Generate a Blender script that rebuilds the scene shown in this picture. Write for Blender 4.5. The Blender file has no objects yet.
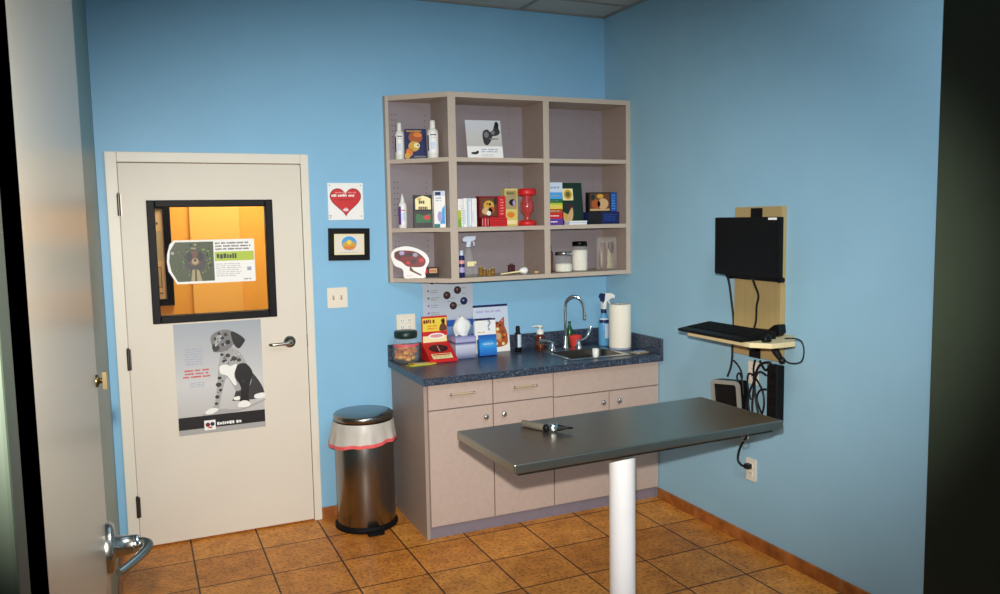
import bpy, math, random
from mathutils import Matrix, Vector
random.seed(11)
SC = bpy.context.scene
COL = SC.collection
PI = math.pi

# ------------------------------------------------------------------ materials
MATS = {}
def lin(c):
    return tuple(((v/255)/12.92 if v/255 <= .04045 else ((v/255+.055)/1.055)**2.4) for v in c)
def mat(name, rgb, rough=.5, metal=0., var=.06, scale=18., spec=.5, coat=0., trans=0., ior=1.45, alpha=1.0, bump=0., stretch=None, emit=0.):
    if name in MATS: return MATS[name]
    m = bpy.data.materials.new(name); m.use_nodes = True
    nt = m.node_tree; b = nt.nodes['Principled BSDF']
    c = lin(rgb)
    b.inputs['Roughness'].default_value = rough
    b.inputs['Metallic'].default_value = metal
    b.inputs['Specular IOR Level'].default_value = spec
    b.inputs['Coat Weight'].default_value = coat
    b.inputs['Transmission Weight'].default_value = trans
    b.inputs['IOR'].default_value = ior
    b.inputs['Alpha'].default_value = alpha
    b.inputs['Base Color'].default_value = (*c, 1)
    if var > 0 or bump > 0:
        tc = nt.nodes.new('ShaderNodeTexCoord'); mp = nt.nodes.new('ShaderNodeMapping')
        if stretch: mp.inputs['Scale'].default_value = stretch
        n = nt.nodes.new('ShaderNodeTexNoise'); n.inputs['Scale'].default_value = scale; n.inputs['Detail'].default_value = 3
        nt.links.new(tc.outputs['Object'], mp.inputs['Vector']); nt.links.new(mp.outputs['Vector'], n.inputs['Vector'])
        if var > 0:
            r = nt.nodes.new('ShaderNodeValToRGB')
            r.color_ramp.elements[0].position = .3; r.color_ramp.elements[1].position = .7
            r.color_ramp.elements[0].color = (*[max(0, v*(1-var)) for v in c], 1)
            r.color_ramp.elements[1].color = (*[min(1, v*(1+var)) for v in c], 1)
            nt.links.new(n.outputs['Fac'], r.inputs['Fac']); nt.links.new(r.outputs['Color'], b.inputs['Base Color'])
        if bump > 0:
            bp = nt.nodes.new('ShaderNodeBump'); bp.inputs['Strength'].default_value = bump; bp.inputs['Distance'].default_value = .002
            nt.links.new(n.outputs['Fac'], bp.inputs['Height']); nt.links.new(bp.outputs['Normal'], b.inputs['Normal'])
    MATS[name] = m
    return m

def ramp_mat(name, stops, axis='Z', rough=.4):
    """colour varies along the object's own bounding box (printed gradient)"""
    m = bpy.data.materials.new(name); m.use_nodes = True
    nt = m.node_tree; b = nt.nodes['Principled BSDF']; b.inputs['Roughness'].default_value = rough
    tc = nt.nodes.new('ShaderNodeTexCoord'); sp = nt.nodes.new('ShaderNodeSeparateXYZ'); r = nt.nodes.new('ShaderNodeValToRGB')
    nt.links.new(tc.outputs['Generated'], sp.inputs[0]); nt.links.new(sp.outputs[axis], r.inputs['Fac']); nt.links.new(r.outputs['Color'], b.inputs['Base Color'])
    el = r.color_ramp.elements
    for i, (p, c) in enumerate(stops):
        e = el[i] if i < 2 else el.new(p)
        e.position = p; e.color = (*lin(c), 1)
    MATS[name] = m
    return m

WALL = (138, 188, 220)
mat('wall_blue', WALL, .42, var=.02, scale=4, spec=.25, bump=.04)
mat('wall_blue_side', (152, 193, 214), .45, var=.02, scale=4, spec=.3, bump=.04)
mat('wall_left_sheen_tint', (112, 138, 130), .38, var=.02, scale=4, spec=.4)  # blue wall; its shade and grazing reflection are mixed into this grey-green
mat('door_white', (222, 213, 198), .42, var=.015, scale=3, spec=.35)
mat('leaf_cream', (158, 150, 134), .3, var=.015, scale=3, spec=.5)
mat('frame_white', (226, 219, 204), .4, var=.015, scale=3)
mat('jamb_green', (40, 50, 38), .6, var=.04)
mat('hall_orange', (238, 168, 64), .6, var=.03, scale=3)
mat('hall_orange_light', (245, 184, 88), .6, var=.03, scale=3)
mat('black_frame', (9, 8, 12), .5, var=.1, spec=.2)
mat('black_plastic', (9, 9, 11), .5, var=.1, spec=.25)
mat('black_gloss', (5, 5, 6), .3, var=0, spec=.2)
mat('cord_black', (10, 11, 16), .5, var=0)
mat('rubber', (12, 12, 13), .7, var=.1, spec=.2)
mat('steel', (172, 170, 165), .28, 1., var=.03, scale=30)
mat('brushed', (142, 140, 138), .26, 1., var=.1, scale=8, stretch=(30, 30, .6))
mat('table_steel', (172, 165, 152), .3, 1., var=.05, scale=8, stretch=(1, 14, 1))
mat('chrome', (215, 215, 215), .12, 1., var=0)
mat('nickel', (170, 166, 158), .25, 1., var=.02)
mat('dark_nickel', (92, 88, 82), .35, 1., var=.02)
mat('brass', (222, 200, 160), .45, .6, var=.02)
mat('laminate', (184, 164, 153), .5, var=.035, scale=40, spec=.35)
mat('dark_brass', (96, 82, 56), .35, 1., var=.02)
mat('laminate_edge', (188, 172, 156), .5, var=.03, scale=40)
mat('laminate_side_shaded', (160, 142, 132), .5, var=.03, scale=30)  # same laminate, darkened in colour for the shaded side faces
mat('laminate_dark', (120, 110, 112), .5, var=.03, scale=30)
mat('laminate_in_shaded', (138, 128, 133), .55, var=.03, scale=20)  # greyer back panel, with compartment shade darkened into its colour
mat('peg_hole', (70, 62, 60), .8, var=0)
mat('toe_grey', (128, 120, 132), .5, var=.04)
mat('tan_board', (176, 150, 100), .5, var=.05, scale=8, stretch=(4, 4, .5))
mat('tan_tray', (216, 196, 150), .5, var=.04)
mat('white_plastic', (236, 234, 226), .35, var=.01)
mat('ivory', (232, 222, 204), .4, var=.01)
mat('white_paper', (240, 238, 232), .6, var=.01)
mat('pole_white', (228, 230, 234), .35, var=.01)
mat('glass', (255, 255, 255), .02, trans=1., ior=1.45, var=0)
mat('clear_plastic', (232, 236, 236), .08, alpha=.1, var=0)
mat('pouch_film', (226, 220, 212), .25, alpha=.2, var=.05, bump=.5, scale=30)
mat('bag_film', (214, 208, 198), .4, alpha=.8, var=.1, bump=1., scale=16, stretch=(1, 1, .5))
mat('pink_tie', (228, 96, 96), .5, var=.05)
mat('poster_grey_text', (120, 122, 128), .6, var=0)
for nm, c in dict(p_white=(240, 238, 234), p_black=(18, 17, 20), p_grey=(120, 118, 118), p_mid=(168, 166, 164), p_dark=(52, 50, 52), p_red=(205, 32, 34), p_darkred=(120, 20, 24), p_yellow=(238, 208, 70),
                  p_cream=(240, 226, 170), p_orange=(222, 126, 40), p_gold=(210, 160, 60), p_green=(30, 100, 48), p_lime=(176, 196, 50), p_dgreen=(14, 44, 34), p_blue=(34, 84, 170), p_navy=(22, 30, 84),
                  p_sky=(70, 160, 222), p_pale=(202, 214, 232), p_purple=(96, 60, 150), p_maroon=(70, 22, 30), p_brown=(104, 62, 36), p_tan=(206, 168, 120), p_teal=(40, 120, 120), p_rust=(170, 84, 36),
                  p_lilac=(170, 160, 206), p_olive=(96, 104, 40), p_pink=(220, 150, 150), p_moss=(62, 72, 40), p_sand=(168, 150, 110), p_bluegrey=(150, 160, 184), p_limegrass=(120, 170, 40)).items():
    mat(nm, c, .45, var=0)
mat('p_straw', (212, 196, 110), .45, var=0)
mat('jar_treats', (206, 112, 48), .7, var=.45, scale=60)
mat('jar_label', (216, 90, 110), .5, var=.1)
mat('cotton', (236, 230, 214), .9, var=.05)
mat('dark_green', (20, 44, 36), .4, var=.05)
mat('amber', (92, 40, 18), .15, var=.1, coat=.5)
mat('amber_glass', (196, 150, 60), .1, trans=.7, var=0)
mat('sponge_red', (226, 72, 62), .5, var=.1)
mat('bottle_green', (20, 84, 44), .2, var=.05)
mat('towel', (240, 232, 214), .9, var=.02, bump=.4, scale=80)
mat('blue_liquid', (96, 162, 206), .25, var=.03)
mat('silver_plastic', (178, 178, 172), .35, metal=.4, var=.02)
mat('device_grey', (112, 104, 92), .4, metal=.3, var=.05)
mat('gum_clear', (170, 60, 60), .15, var=.2, coat=.5, scale=90)
mat('tissue', (240, 240, 238), .8, var=.02)
mat('hall_floor', (120, 88, 56), .5)
ramp_mat('poster_sky', [(0., (178, 174, 170)), (.18, (192, 189, 186)), (.45, (206, 205, 204)), (.75, (180, 182, 186)), (1., (156, 162, 170))])
ramp_mat('circle_poster', [(0., (92, 132, 176)), (.22, (120, 150, 190)), (.36, (186, 194, 208)), (1., (178, 186, 200))])
ramp_mat('card_blue', [(0., (26, 90, 180)), (.5, (50, 150, 226)), (1., (30, 84, 170))])
ramp_mat('tissue_print', [(0., (86, 92, 130)), (.3, (176, 180, 204)), (.6, (206, 206, 222)), (.72, (52, 60, 130)), (.8, (180, 178, 208)), (1., (150, 150, 200))])
ramp_mat('moon_card', [(0., (222, 220, 214)), (.35, (196, 190, 184)), (1., (206, 208, 216))])

def tile_material(name, ox, oy, s, horizontal=True):
    m = bpy.data.materials.new(name); m.use_nodes = True
    nt = m.node_tree; L = nt.links; b = nt.nodes['Principled BSDF']
    g = nt.nodes.new('ShaderNodeNewGeometry'); mp = nt.nodes.new('ShaderNodeMapping')
    mp.inputs['Location'].default_value = (-ox, -oy, 0)
    L.new(g.outputs['Position'], mp.inputs['Vector'])
    br = nt.nodes.new('ShaderNodeTexBrick'); br.offset = 0; br.squash = 1
    br.inputs['Scale'].default_value = 1; br.inputs['Brick Width'].default_value = s; br.inputs['Row Height'].default_value = s
    br.inputs['Mortar Size'].default_value = .0048; br.inputs['Mortar Smooth'].default_value = .25; br.inputs['Bias'].default_value = 0
    br.inputs['Color1'].default_value = (*lin((228, 152, 66)), 1); br.inputs['Color2'].default_value = (*lin((208, 130, 52)), 1)
    br.inputs['Mortar'].default_value = (*lin((70, 38, 18)), 1)
    L.new(mp.outputs['Vector'], br.inputs['Vector'])
    n1 = nt.nodes.new('ShaderNodeTexNoise'); n1.inputs['Scale'].default_value = 9; n1.inputs['Detail'].default_value = 8; n1.inputs['Roughness'].default_value = .65
    L.new(g.outputs['Position'], n1.inputs['Vector'])
    r1 = nt.nodes.new('ShaderNodeValToRGB'); e = r1.color_ramp.elements
    e[0].position = .3; e[0].color = (.55, .44, .34, 1); e[1].position = .62; e[1].color = (1.08, 1.08, 1.05, 1)
    L.new(n1.outputs['Fac'], r1.inputs['Fac'])
    mx = nt.nodes.new('ShaderNodeMixRGB'); mx.blend_type = 'MULTIPLY'; mx.inputs['Fac'].default_value = .75
    L.new(br.outputs['Color'], mx.inputs['Color1']); L.new(r1.outputs['Color'], mx.inputs['Color2'])
    n2 = nt.nodes.new('ShaderNodeTexNoise'); n2.inputs['Scale'].default_value = 55; n2.inputs['Detail'].default_value = 4
    L.new(g.outputs['Position'], n2.inputs['Vector'])
    r2 = nt.nodes.new('ShaderNodeValToRGB'); e = r2.color_ramp.elements
    e[0].position = .38; e[0].color = (.42, .34, .27, 1); e[1].position = .5; e[1].color = (1, 1, 1, 1)
    L.new(n2.outputs['Fac'], r2.inputs['Fac'])
    m2 = nt.nodes.new('ShaderNodeMixRGB'); m2.blend_type = 'MULTIPLY'; m2.inputs['Fac'].default_value = .6
    L.new(mx.outputs['Color'], m2.inputs['Color1']); L.new(r2.outputs['Color'], m2.inputs['Color2'])
    L.new(m2.outputs['Color'], b.inputs['Base Color'])
    b.inputs['Roughness'].default_value = .45; b.inputs['Specular IOR Level'].default_value = .35
    inv = nt.nodes.new('ShaderNodeMath'); inv.operation = 'SUBTRACT'; inv.inputs[0].default_value = 1; L.new(br.outputs['Fac'], inv.inputs[1])
    bp = nt.nodes.new('ShaderNodeBump'); bp.inputs['Strength'].default_value = .5; bp.inputs['Distance'].default_value = .004
    L.new(inv.outputs[0], bp.inputs['Height']); L.new(bp.outputs['Normal'], b.inputs['Normal'])
    MATS[name] = m
TS, TX, TY = .3432, .2442, .0438
tile_material('floor_tile', TX, TY, TS)

def base_tile(name, axis, off):
    m = bpy.data.materials.new(name); m.use_nodes = True
    nt = m.node_tree; L = nt.links; b = nt.nodes['Principled BSDF']; b.inputs['Roughness'].default_value = .45
    g = nt.nodes.new('ShaderNodeNewGeometry'); sp = nt.nodes.new('ShaderNodeSeparateXYZ'); L.new(g.outputs['Position'], sp.inputs[0])
    a = nt.nodes.new('ShaderNodeMath'); a.operation = 'SUBTRACT'; L.new(sp.outputs[axis], a.inputs[0]); a.inputs[1].default_value = off
    d = nt.nodes.new('ShaderNodeMath'); d.operation = 'PINGPONG'; L.new(a.outputs[0], d.inputs[0]); d.inputs[1].default_value = TS/2
    c = nt.nodes.new('ShaderNodeMath'); c.operation = 'LESS_THAN'; L.new(d.outputs[0], c.inputs[0]); c.inputs[1].default_value = .003
    n = nt.nodes.new('ShaderNodeTexNoise'); n.inputs['Scale'].default_value = 14; n.inputs['Detail'].default_value = 6; L.new(g.outputs['Position'], n.inputs['Vector'])
    r = nt.nodes.new('ShaderNodeValToRGB'); e = r.color_ramp.elements
    e[0].position = .3; e[0].color = (*lin((128, 70, 28)), 1); e[1].position = .7; e[1].color = (*lin((188, 112, 50)), 1)
    L.new(n.outputs['Fac'], r.inputs['Fac'])
    mx = nt.nodes.new('ShaderNodeMixRGB'); L.new(c.outputs[0], mx.inputs['Fac']); L.new(r.outputs['Color'], mx.inputs['Color1']); mx.inputs['Color2'].default_value = (*lin((150, 116, 84)), 1)
    L.new(mx.outputs['Color'], b.inputs['Base Color'])
    MATS[name] = m
base_tile('base_tile_y', 'Y', TY); base_tile('base_tile_x', 'X', TX)

def speckle(name, dark, mid, light):
    m = bpy.data.materials.new(name); m.use_nodes = True
    nt = m.node_tree; L = nt.links; b = nt.nodes['Principled BSDF']; b.inputs['Roughness'].default_value = .32
    g = nt.nodes.new('ShaderNodeNewGeometry')
    v = nt.nodes.new('ShaderNodeTexVoronoi'); v.inputs['Scale'].default_value = 190; L.new(g.outputs['Position'], v.inputs['Vector'])
    r = nt.nodes.new('ShaderNodeValToRGB'); r.color_ramp.interpolation = 'CONSTANT'; e = r.color_ramp.elements
    e[0].position = 0; e[0].color = (*lin(dark), 1); e[1].position = .45; e[1].color = (*lin(mid), 1)
    x = e.new(.86); x.color = (*lin(light), 1)
    sp = nt.nodes.new('ShaderNodeSeparateColor'); L.new(v.outputs['Color'], sp.inputs[0]); L.new(sp.outputs[0], r.inputs['Fac'])
    L.new(r.outputs['Color'], b.inputs['Base Color'])
    MATS[name] = m
speckle('counter_blue', (38, 45, 58), (58, 69, 86), (90, 102, 122))

def ceil_material():
    m = mat('ceiling_tile', (196, 192, 184), .9, var=.1, scale=120)
ceil_material()
mat('ceiling_bar', (150, 146, 140), .6, var=.02)

# ------------------------------------------------------------------ mesh builder
class MB:
    def __init__(s, M=None):
        s.v = []; s.f = []; s.mi = []; s.sm = []; s.names = []; s.M = M or Matrix.Identity(4)
    def _m(s, name):
        if name not in s.names: s.names.append(name)
        return s.names.index(name)
    def add(s, vs, fs, m, smooth=False, M=None):
        T = s.M if M is None else s.M @ M
        o = len(s.v); s.v += [T @ Vector(p) for p in vs]
        k = s._m(m)
        for f in fs: s.f.append([o+i for i in f]); s.mi.append(k); s.sm.append(smooth)
        return s
    def box(s, x0, x1, y0, y1, z0, z1, m, M=None):
        vs = [(x, y, z) for z in (z0, z1) for y in (y0, y1) for x in (x0, x1)]
        return s.add(vs, [(0, 2, 3, 1), (4, 5, 7, 6), (0, 1, 5, 4), (2, 6, 7, 3), (0, 4, 6, 2), (1, 3, 7, 5)], m, False, M)
    def rbox(s, x0, x1, y0, y1, z0, z1, r, m, axis='z', n=4, M=None):
        """box with rounded vertical (axis) edges"""
        A = {'z': (x0, x1, y0, y1, z0, z1), 'y': (x0, x1, z0, z1, y0, y1), 'x': (y0, y1, z0, z1, x0, x1)}[axis]
        a0, a1, b0, b1, c0, c1 = A
        pts = []
        for cx, cy, st in ((a1-r, b1-r, 0), (a0+r, b1-r, 1), (a0+r, b0+r, 2), (a1-r, b0+r, 3)):
            for i in range(n+1):
                t = (st+i/n)*PI/2; pts.append((cx+r*math.cos(t), cy+r*math.sin(t)))
        return s.prism(pts, c0, c1, m, axis, M)
    def prism(s, pts, c0, c1, m, axis='z', M=None, smooth=False):
        n = len(pts)
        def P(a, b, c): return {'z': (a, b, c), 'y': (a, c, b), 'x': (c, a, b)}[axis]
        vs = [P(a, b, c0) for a, b in pts]+[P(a, b, c1) for a, b in pts]
        fs = [tuple(range(n-1, -1, -1)), tuple(range(n, 2*n))]+[(i, (i+1) % n, n+(i+1) % n, n+i) for i in range(n)]
        if axis == 'y': fs = [f[::-1] for f in fs]
        return s.add(vs, fs, m, smooth, M)
    def lathe(s, prof, m, n=24, c=(0, 0, 0), M=None, smooth=True, ry=1.0):
        vs = []; fs = []
        for r, z in prof:
            for i in range(n):
                a = 2*PI*i/n; vs.append((c[0]+r*math.cos(a), c[1]+r*ry*math.sin(a), c[2]+z))
        for k in range(len(prof)-1):
            for i in range(n):
                j = (i+1) % n; fs.append((k*n+i, k*n+j, (k+1)*n+j, (k+1)*n+i))
        s.add(vs, fs, m, smooth, M)
        o = len(prof)-1
        caps = []
        if prof[0][0] > 1e-5: caps.append(tuple(range(n-1, -1, -1)))
        if prof[o][0] > 1e-5: caps.append(tuple(o*n+i for i in range(n)))
        if caps: s.add(vs, caps, m, False, M)
        return s
    def cyl(s, r, z0, z1, m, c=(0, 0, 0), n=24, M=None, bev=0.):
        b = min(bev, r*.5)
        pr = [(r, z0), (r, z1)] if not b else [(r-b, z0), (r, z0+b), (r, z1-b), (r-b, z1)]
        return s.lathe(pr, m, n, c, M)
    def tube(s, pts, r, m, n=8, sub=4, closed=False, M=None):
        P = [Vector(p) for p in pts]
        if sub > 1 and len(P) > 2:
            Q = []
            for i in range(len(P)-1):
                a, b, c, d = P[max(0, i-1)], P[i], P[i+1], P[min(len(P)-1, i+2)]
                for k in range(sub):
                    t = k/sub
                    Q.append(.5*((2*b)+(c-a)*t+(2*a-5*b+4*c-d)*t*t+(3*b-a-3*c+d)*t*t*t))
            Q.append(P[-1]); P = Q
        rr = r if callable(r) else (lambda t: r)
        vs = []; fs = []; up = None
        for i, p in enumerate(P):
            d = (P[min(i+1, len(P)-1)]-P[max(i-1, 0)]).normalized()
            if up is None: up = d.orthogonal().normalized()
            up = (up-d*up.dot(d)).normalized(); sd = d.cross(up)
            R_ = rr(i/(len(P)-1))
            for k in range(n):
                a = 2*PI*k/n; vs.append(p+R_*(math.cos(a)*up+math.sin(a)*sd))
        for i in range(len(P)-1):
            for k in range(n):
                j = (k+1) % n; fs.append((i*n+k, i*n+j, (i+1)*n+j, (i+1)*n+k))
        s.add(vs, fs, m, True, M)
        s.add(vs, [tuple(range(n-1, -1, -1)), tuple((len(P)-1)*n+k for k in range(n))], m, False, M)
        return s
    def sphere(s, r, c, m, n=16, sc=(1, 1, 1), M=None):
        prof = [(max(1e-6, r*math.sin(PI*k/10)), -r*math.cos(PI*k/10)) for k in range(11)]
        T = Matrix.Translation(c) @ Matrix.Diagonal((*sc, 1))
        return s.lathe(prof, m, n, (0, 0, 0), T if M is None else M @ T)
    # flat printed shapes: u right, v up, w out of the face
    def q2(s, u0, v0, u1, v1, m, w=.0004): return s.add([(u0, -w, v0), (u1, -w, v0), (u1, -w, v1), (u0, -w, v1)], [(0, 1, 2, 3)], m)
    def p2(s, pts, m, w=.0004):
        a = sum(pts[i][0]*pts[(i+1) % len(pts)][1]-pts[(i+1) % len(pts)][0]*pts[i][1] for i in range(len(pts)))
        if a < 0: pts = pts[::-1]
        return s.add([(u, -w, v) for u, v in pts], [tuple(range(len(pts)))], m)
    def d2(s, u, v, r, m, w=.0005, n=18, ry=None):
        return s.p2([(u+r*math.cos(2*PI*i/n), v+(ry or r)*math.sin(2*PI*i/n)) for i in range(n)], m, w)
    def scrib(s, u0, v0, u1, v1, rows, m, w=.0006, fill=.5, seed=1, align='l'):
        """rows of print too small to read"""
        rn = random.Random(seed); h = (v1-v0)/rows
        for k in range(rows):
            vb = v1-(k+1)*h+h*(1-fill)/2; u = u0; end = u1-(u1-u0)*rn.uniform(0, .22)
            if align == 'c': u = u0+(u1-end)/2; end = u+(end-u0)
            while u < end-h*.4:
                L = min(end-u, h*rn.uniform(1.2, 3.4)); x = u
                while x < u+L-h*.2:
                    lw = h*rn.uniform(.22, .42); s.q2(x, vb+h*fill*rn.uniform(0, .15), min(x+lw, u+L), vb+h*fill*rn.uniform(.75, 1), m, w); x += lw+h*.09
                u += L+h*.35
        return s
    def text(s, txt, u, v, size, m, w=.0007, bold=0.):
        cu = bpy.data.curves.new('tmp', 'FONT'); cu.body = txt; cu.size = size; cu.align_x = 'CENTER'; cu.offset = bold
        o = bpy.data.objects.new('tmp', cu); COL.objects.link(o)
        bpy.context.view_layer.update()
        me = bpy.data.meshes.new_from_object(o.evaluated_get(bpy.context.evaluated_depsgraph_get()))
        s.add([(u+p.co.x, -w, v+p.co.y) for p in me.vertices], [tuple(f.vertices) for f in me.polygons], m)
        bpy.data.objects.remove(o); bpy.data.curves.remove(cu); bpy.data.meshes.remove(me)
        return s
    def build(s, name, parent=None, loc=(0, 0, 0), rotz=0, bevel=0., rot=None):
        me = bpy.data.meshes.new(name)
        me.from_pydata([tuple(v) for v in s.v], [], s.f)
        for n in s.names: me.materials.append(MATS[n])
        me.polygons.foreach_set('material_index', s.mi); me.polygons.foreach_set('use_smooth', s.sm)
        me.update()
        o = bpy.data.objects.new(name, me); COL.objects.link(o)
        o.location = loc; o.rotation_euler = rot or (0, 0, rotz)
        if parent: o.parent = parent
        if bevel > 0:
            b = o.modifiers.new('bevel', 'BEVEL'); b.width = bevel; b.segments = 2; b.limit_method = 'ANGLE'; b.angle_limit = math.radians(40)
        return o

def tag(o, label, cat, group=None):
    o['label'] = label; o['category'] = cat
    if group: o['group'] = group
    return o
def thing(name, label, cat, loc=(0, 0, 0), rotz=0, group=None, rot=None):
    o = bpy.data.objects.new(name, None); COL.objects.link(o); o.empty_display_size = .05
    o.location = loc; o.rotation_euler = rot or (0, 0, rotz)
    return tag(o, label, cat, group)
def struct(o): o['kind'] = 'structure'; return o
def rx(a): return Matrix.Rotation(a, 4, 'X')
def ry(a): return Matrix.Rotation(a, 4, 'Y')
def rz(a): return Matrix.Rotation(a, 4, 'Z')
def tr(*p): return Matrix.Translation(p)
def smooth2(pts, sub=4):
    n = len(pts); out = []
    for i in range(n):
        a, b, c, d = [Vector(pts[(i+k) % n]) for k in (-1, 0, 1, 2)]
        for k in range(sub):
            t = k/sub; out.append(tuple(.5*((2*b)+(c-a)*t+(2*a-5*b+4*c-d)*t*t+(3*b-a-3*c+d)*t*t*t)))
    return out

# ------------------------------------------------------------------ room shell
XL, XR, YF, H = -.10, 2.90, -3.78, 3.0
struct(MB().box(-1.6, 3.2, -6.2, 1.7, -.1, 0, 'floor_tile').build('floor'))
o = MB(); o.box(XL-.15, -.012, 0, .12, 0, H, 'wall_blue').box(.926, XR+.15, 0, .12, 0, H, 'wall_blue').box(-.012, .926, 0, .12, 2.047, H, 'wall_blue'); struct(o.build('wall_back'))
struct(MB().box(XL-.15, XL, YF-.15, 0, 0, H, 'wall_left_sheen_tint').build('wall_left'))
struct(MB().box(XR, XR+.15, YF-.15, 0, 0, H, 'wall_blue_side').build('wall_right'))
o = MB(); o.box(XL, -.045, YF-.15, YF, 0, H, 'wall_left_sheen_tint').box(1.19, XR, YF-.15, YF, 0, H, 'wall_blue_side').box(-.045, 1.19, YF-.15, YF, 2.36, H, 'wall_blue_side'); struct(o.build('wall_front'))
o = MB(); o.box(XL, XR, YF, 0, H, H+.06, 'ceiling_tile')
x = 2.296-.61*4
while x < XR:
    if x > XL: o.box(x-.012, x+.012, YF, 0, H-.006, H, 'ceiling_bar')
    x += .61
y = -.30
while y > YF: o.box(XL, XR, y-.012, y+.012, H-.006, H, 'ceiling_bar'); y -= .61
o.box(XL, XR, -.022, 0, H-.008, H, 'ceiling_bar').box(XR-.022, XR, YF, 0, H-.008, H, 'ceiling_bar')
struct(o.build('ceiling'))
# tile skirting
BB = .065
struct(MB().box(.965, 1.41, -.012, 0, 0, BB, 'base_tile_x').box(XL, -.062, -.012, 0, 0, BB, 'base_tile_x').build('baseboard_back', bevel=.003))
struct(MB().box(XR-.012, XR, YF, -.60, 0, BB, 'base_tile_y').build('baseboard_right', bevel=.003))
struct(MB().box(XL, XL+.012, -2.6, -.0125, 0, BB, 'base_tile_y').build('baseboard_left', bevel=.003))
# white door frame on the back wall
o = MB()
for x0, x1 in ((-.06, -.004), (.918, .962)): o.box(x0, x1, -.022, .12, 0, 2.095, 'frame_white')
o.box(-.004, .918, -.022, .12, 2.042, 2.095, 'frame_white')
o.box(-.004, .010, .028, .12, 0, 2.042, 'frame_white').box(.904, .918, .028, .12, 0, 2.042, 'frame_white').box(.01, .904, .028, .12, 2.03, 2.042, 'frame_white')
struct(o.build('trim_1', bevel=.003))
# dark frame of the doorway the photograph looks through
o = MB(); o.box(1.150, 1.19, YF-.17, YF+.02, 0, 2.36, 'jamb_green').box(1.19, 1.25, YF, YF+.02, 0, 2.42, 'jamb_green').box(-.03, 1.19, YF-.17, YF+.02, 2.325, 2.36, 'jamb_green').box(-.045, -.03, YF-.17, YF, 0, 2.36, 'jamb_green')
struct(o.build('trim_2', bevel=.003))
# hall seen through the door window
struct(MB().box(-1.4, 2.4, 1.25, 1.35, 0, 2.7, 'hall_orange').box(.40, .72, 1.225, 1.25, 0, 2.7, 'hall_orange_light').box(-1.5, -1.4, .12, 1.35, 0, 2.7, 'hall_orange').box(2.4, 2.5, .12, 1.35, 0, 2.7, 'hall_orange').build('wall_hall'))
struct(MB().box(-1.5, 2.5, .12, 1.35, 2.7, 2.76, 'ceiling_tile').build('ceiling_hall'))
t = thing('framed_picture', 'black framed tan print hanging in the orange hall, seen through the door window', 'picture', (.06, 1.25, 1.18))
o = MB()
for a in ((-.2, .22, 0, .045), (-.2, .22, .645, .69)): o.box(a[0], a[1], -.03, 0, a[2], a[3], 'black_frame')
o.box(-.2, -.155, -.03, 0, .045, .645, 'black_frame').box(.175, .22, -.03, 0, .045, .645, 'black_frame'); o.build('frame', t)
o = MB(); o.box(-.155, .175, -.012, 0, .045, .645, 'p_tan'); o.M = tr(0, -.0125, 0)
o.q2(.03, .12, .15, .26, 'p_brown').q2(.035, .125, .145, .255, 'p_sand', .0008).q2(.02, .3, .16, .5, 'p_sand').q2(.06, .36, .12, .46, 'p_brown', .0008).scrib(.02, .53, .16, .57, 1, 'p_dark', .001).scrib(.02, .07, .16, .1, 1, 'p_brown', .001)
o.build('print', t)

# ------------------------------------------------------------------ back door (door_1)
d = bpy.data.objects.new('door_1', None); COL.objects.link(d); struct(d)
W0, W1, V0, V1 = .125, .752, 1.205, 1.843
o = MB()
for a in ((0, W0, .012, 2.035), (W1, .914, .012, 2.035)): o.box(a[0], a[1], -.02, .024, a[2], a[3], 'door_white')
o.box(W0, W1, -.02, .024, .012, V0, 'door_white').box(W0, W1, -.02, .024, V1, 2.035, 'door_white')
leaf = o.build('door_leaf', d)
o = MB()
fr = .036
for y0, y1 in ((-.032, .036),):
    o.box(W0-.004, W0+fr, y0, y1, V0-.004, V1+.004, 'black_frame').box(W1-fr, W1+.004, y0, y1, V0-.004, V1+.004, 'black_frame')
    o.box(W0+fr, W1-fr, y0, y1, V0-.004, V0+fr, 'black_frame').box(W0+fr, W1-fr, y0, y1, V1-fr+.004, V1+.004, 'black_frame')
wf = o.build('window_frame', d, bevel=.004)
MB().box(W0+fr-.005, W1-fr+.005, -.006, 0, V0+fr-.005, V1-fr+.008, 'glass').build('glass_pane', wf)
for z in (1.824, 1.024, .234):
    o = MB(); o.cyl(.008, -.055, .055, 'dark_nickel', n=10).cyl(.006, .055, .062, 'dark_nickel', n=10); o.box(0, .014, .0, .004, -.055, .055, 'dark_nickel')
    o.build('hinge', d, (-.006, -.028, z))
def lever(parent, loc, rot, L=.115, big=1.):
    """x along the lever, -y out of the door face"""
    o = MB(); R = .033*big
    o.lathe([(R, 0), (R, .008), (R*.9, .012), (.0135*big, .014), (.0125*big, .05)], 'nickel', 28, M=rx(PI/2))
    o.tube([(0, -.045, 0), (0, -.056, 0), (-.012, -.062, 0), (-.05, -.062, -.002), (-L+.012, -.058, -.004), (-L, -.046, -.004)], lambda t: .0105*big*(1-.25*t), 'nickel', 10, 5)
    return o.build('lever_handle', parent, loc, rot=rot)
lever(d, (.818, -.02, 1.055), (0, 0, 0))
MB().box(.9135, .9165, -.021, -.0, 1.02, 1.09, 'dark_nickel').build('latch_plate', d)

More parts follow.
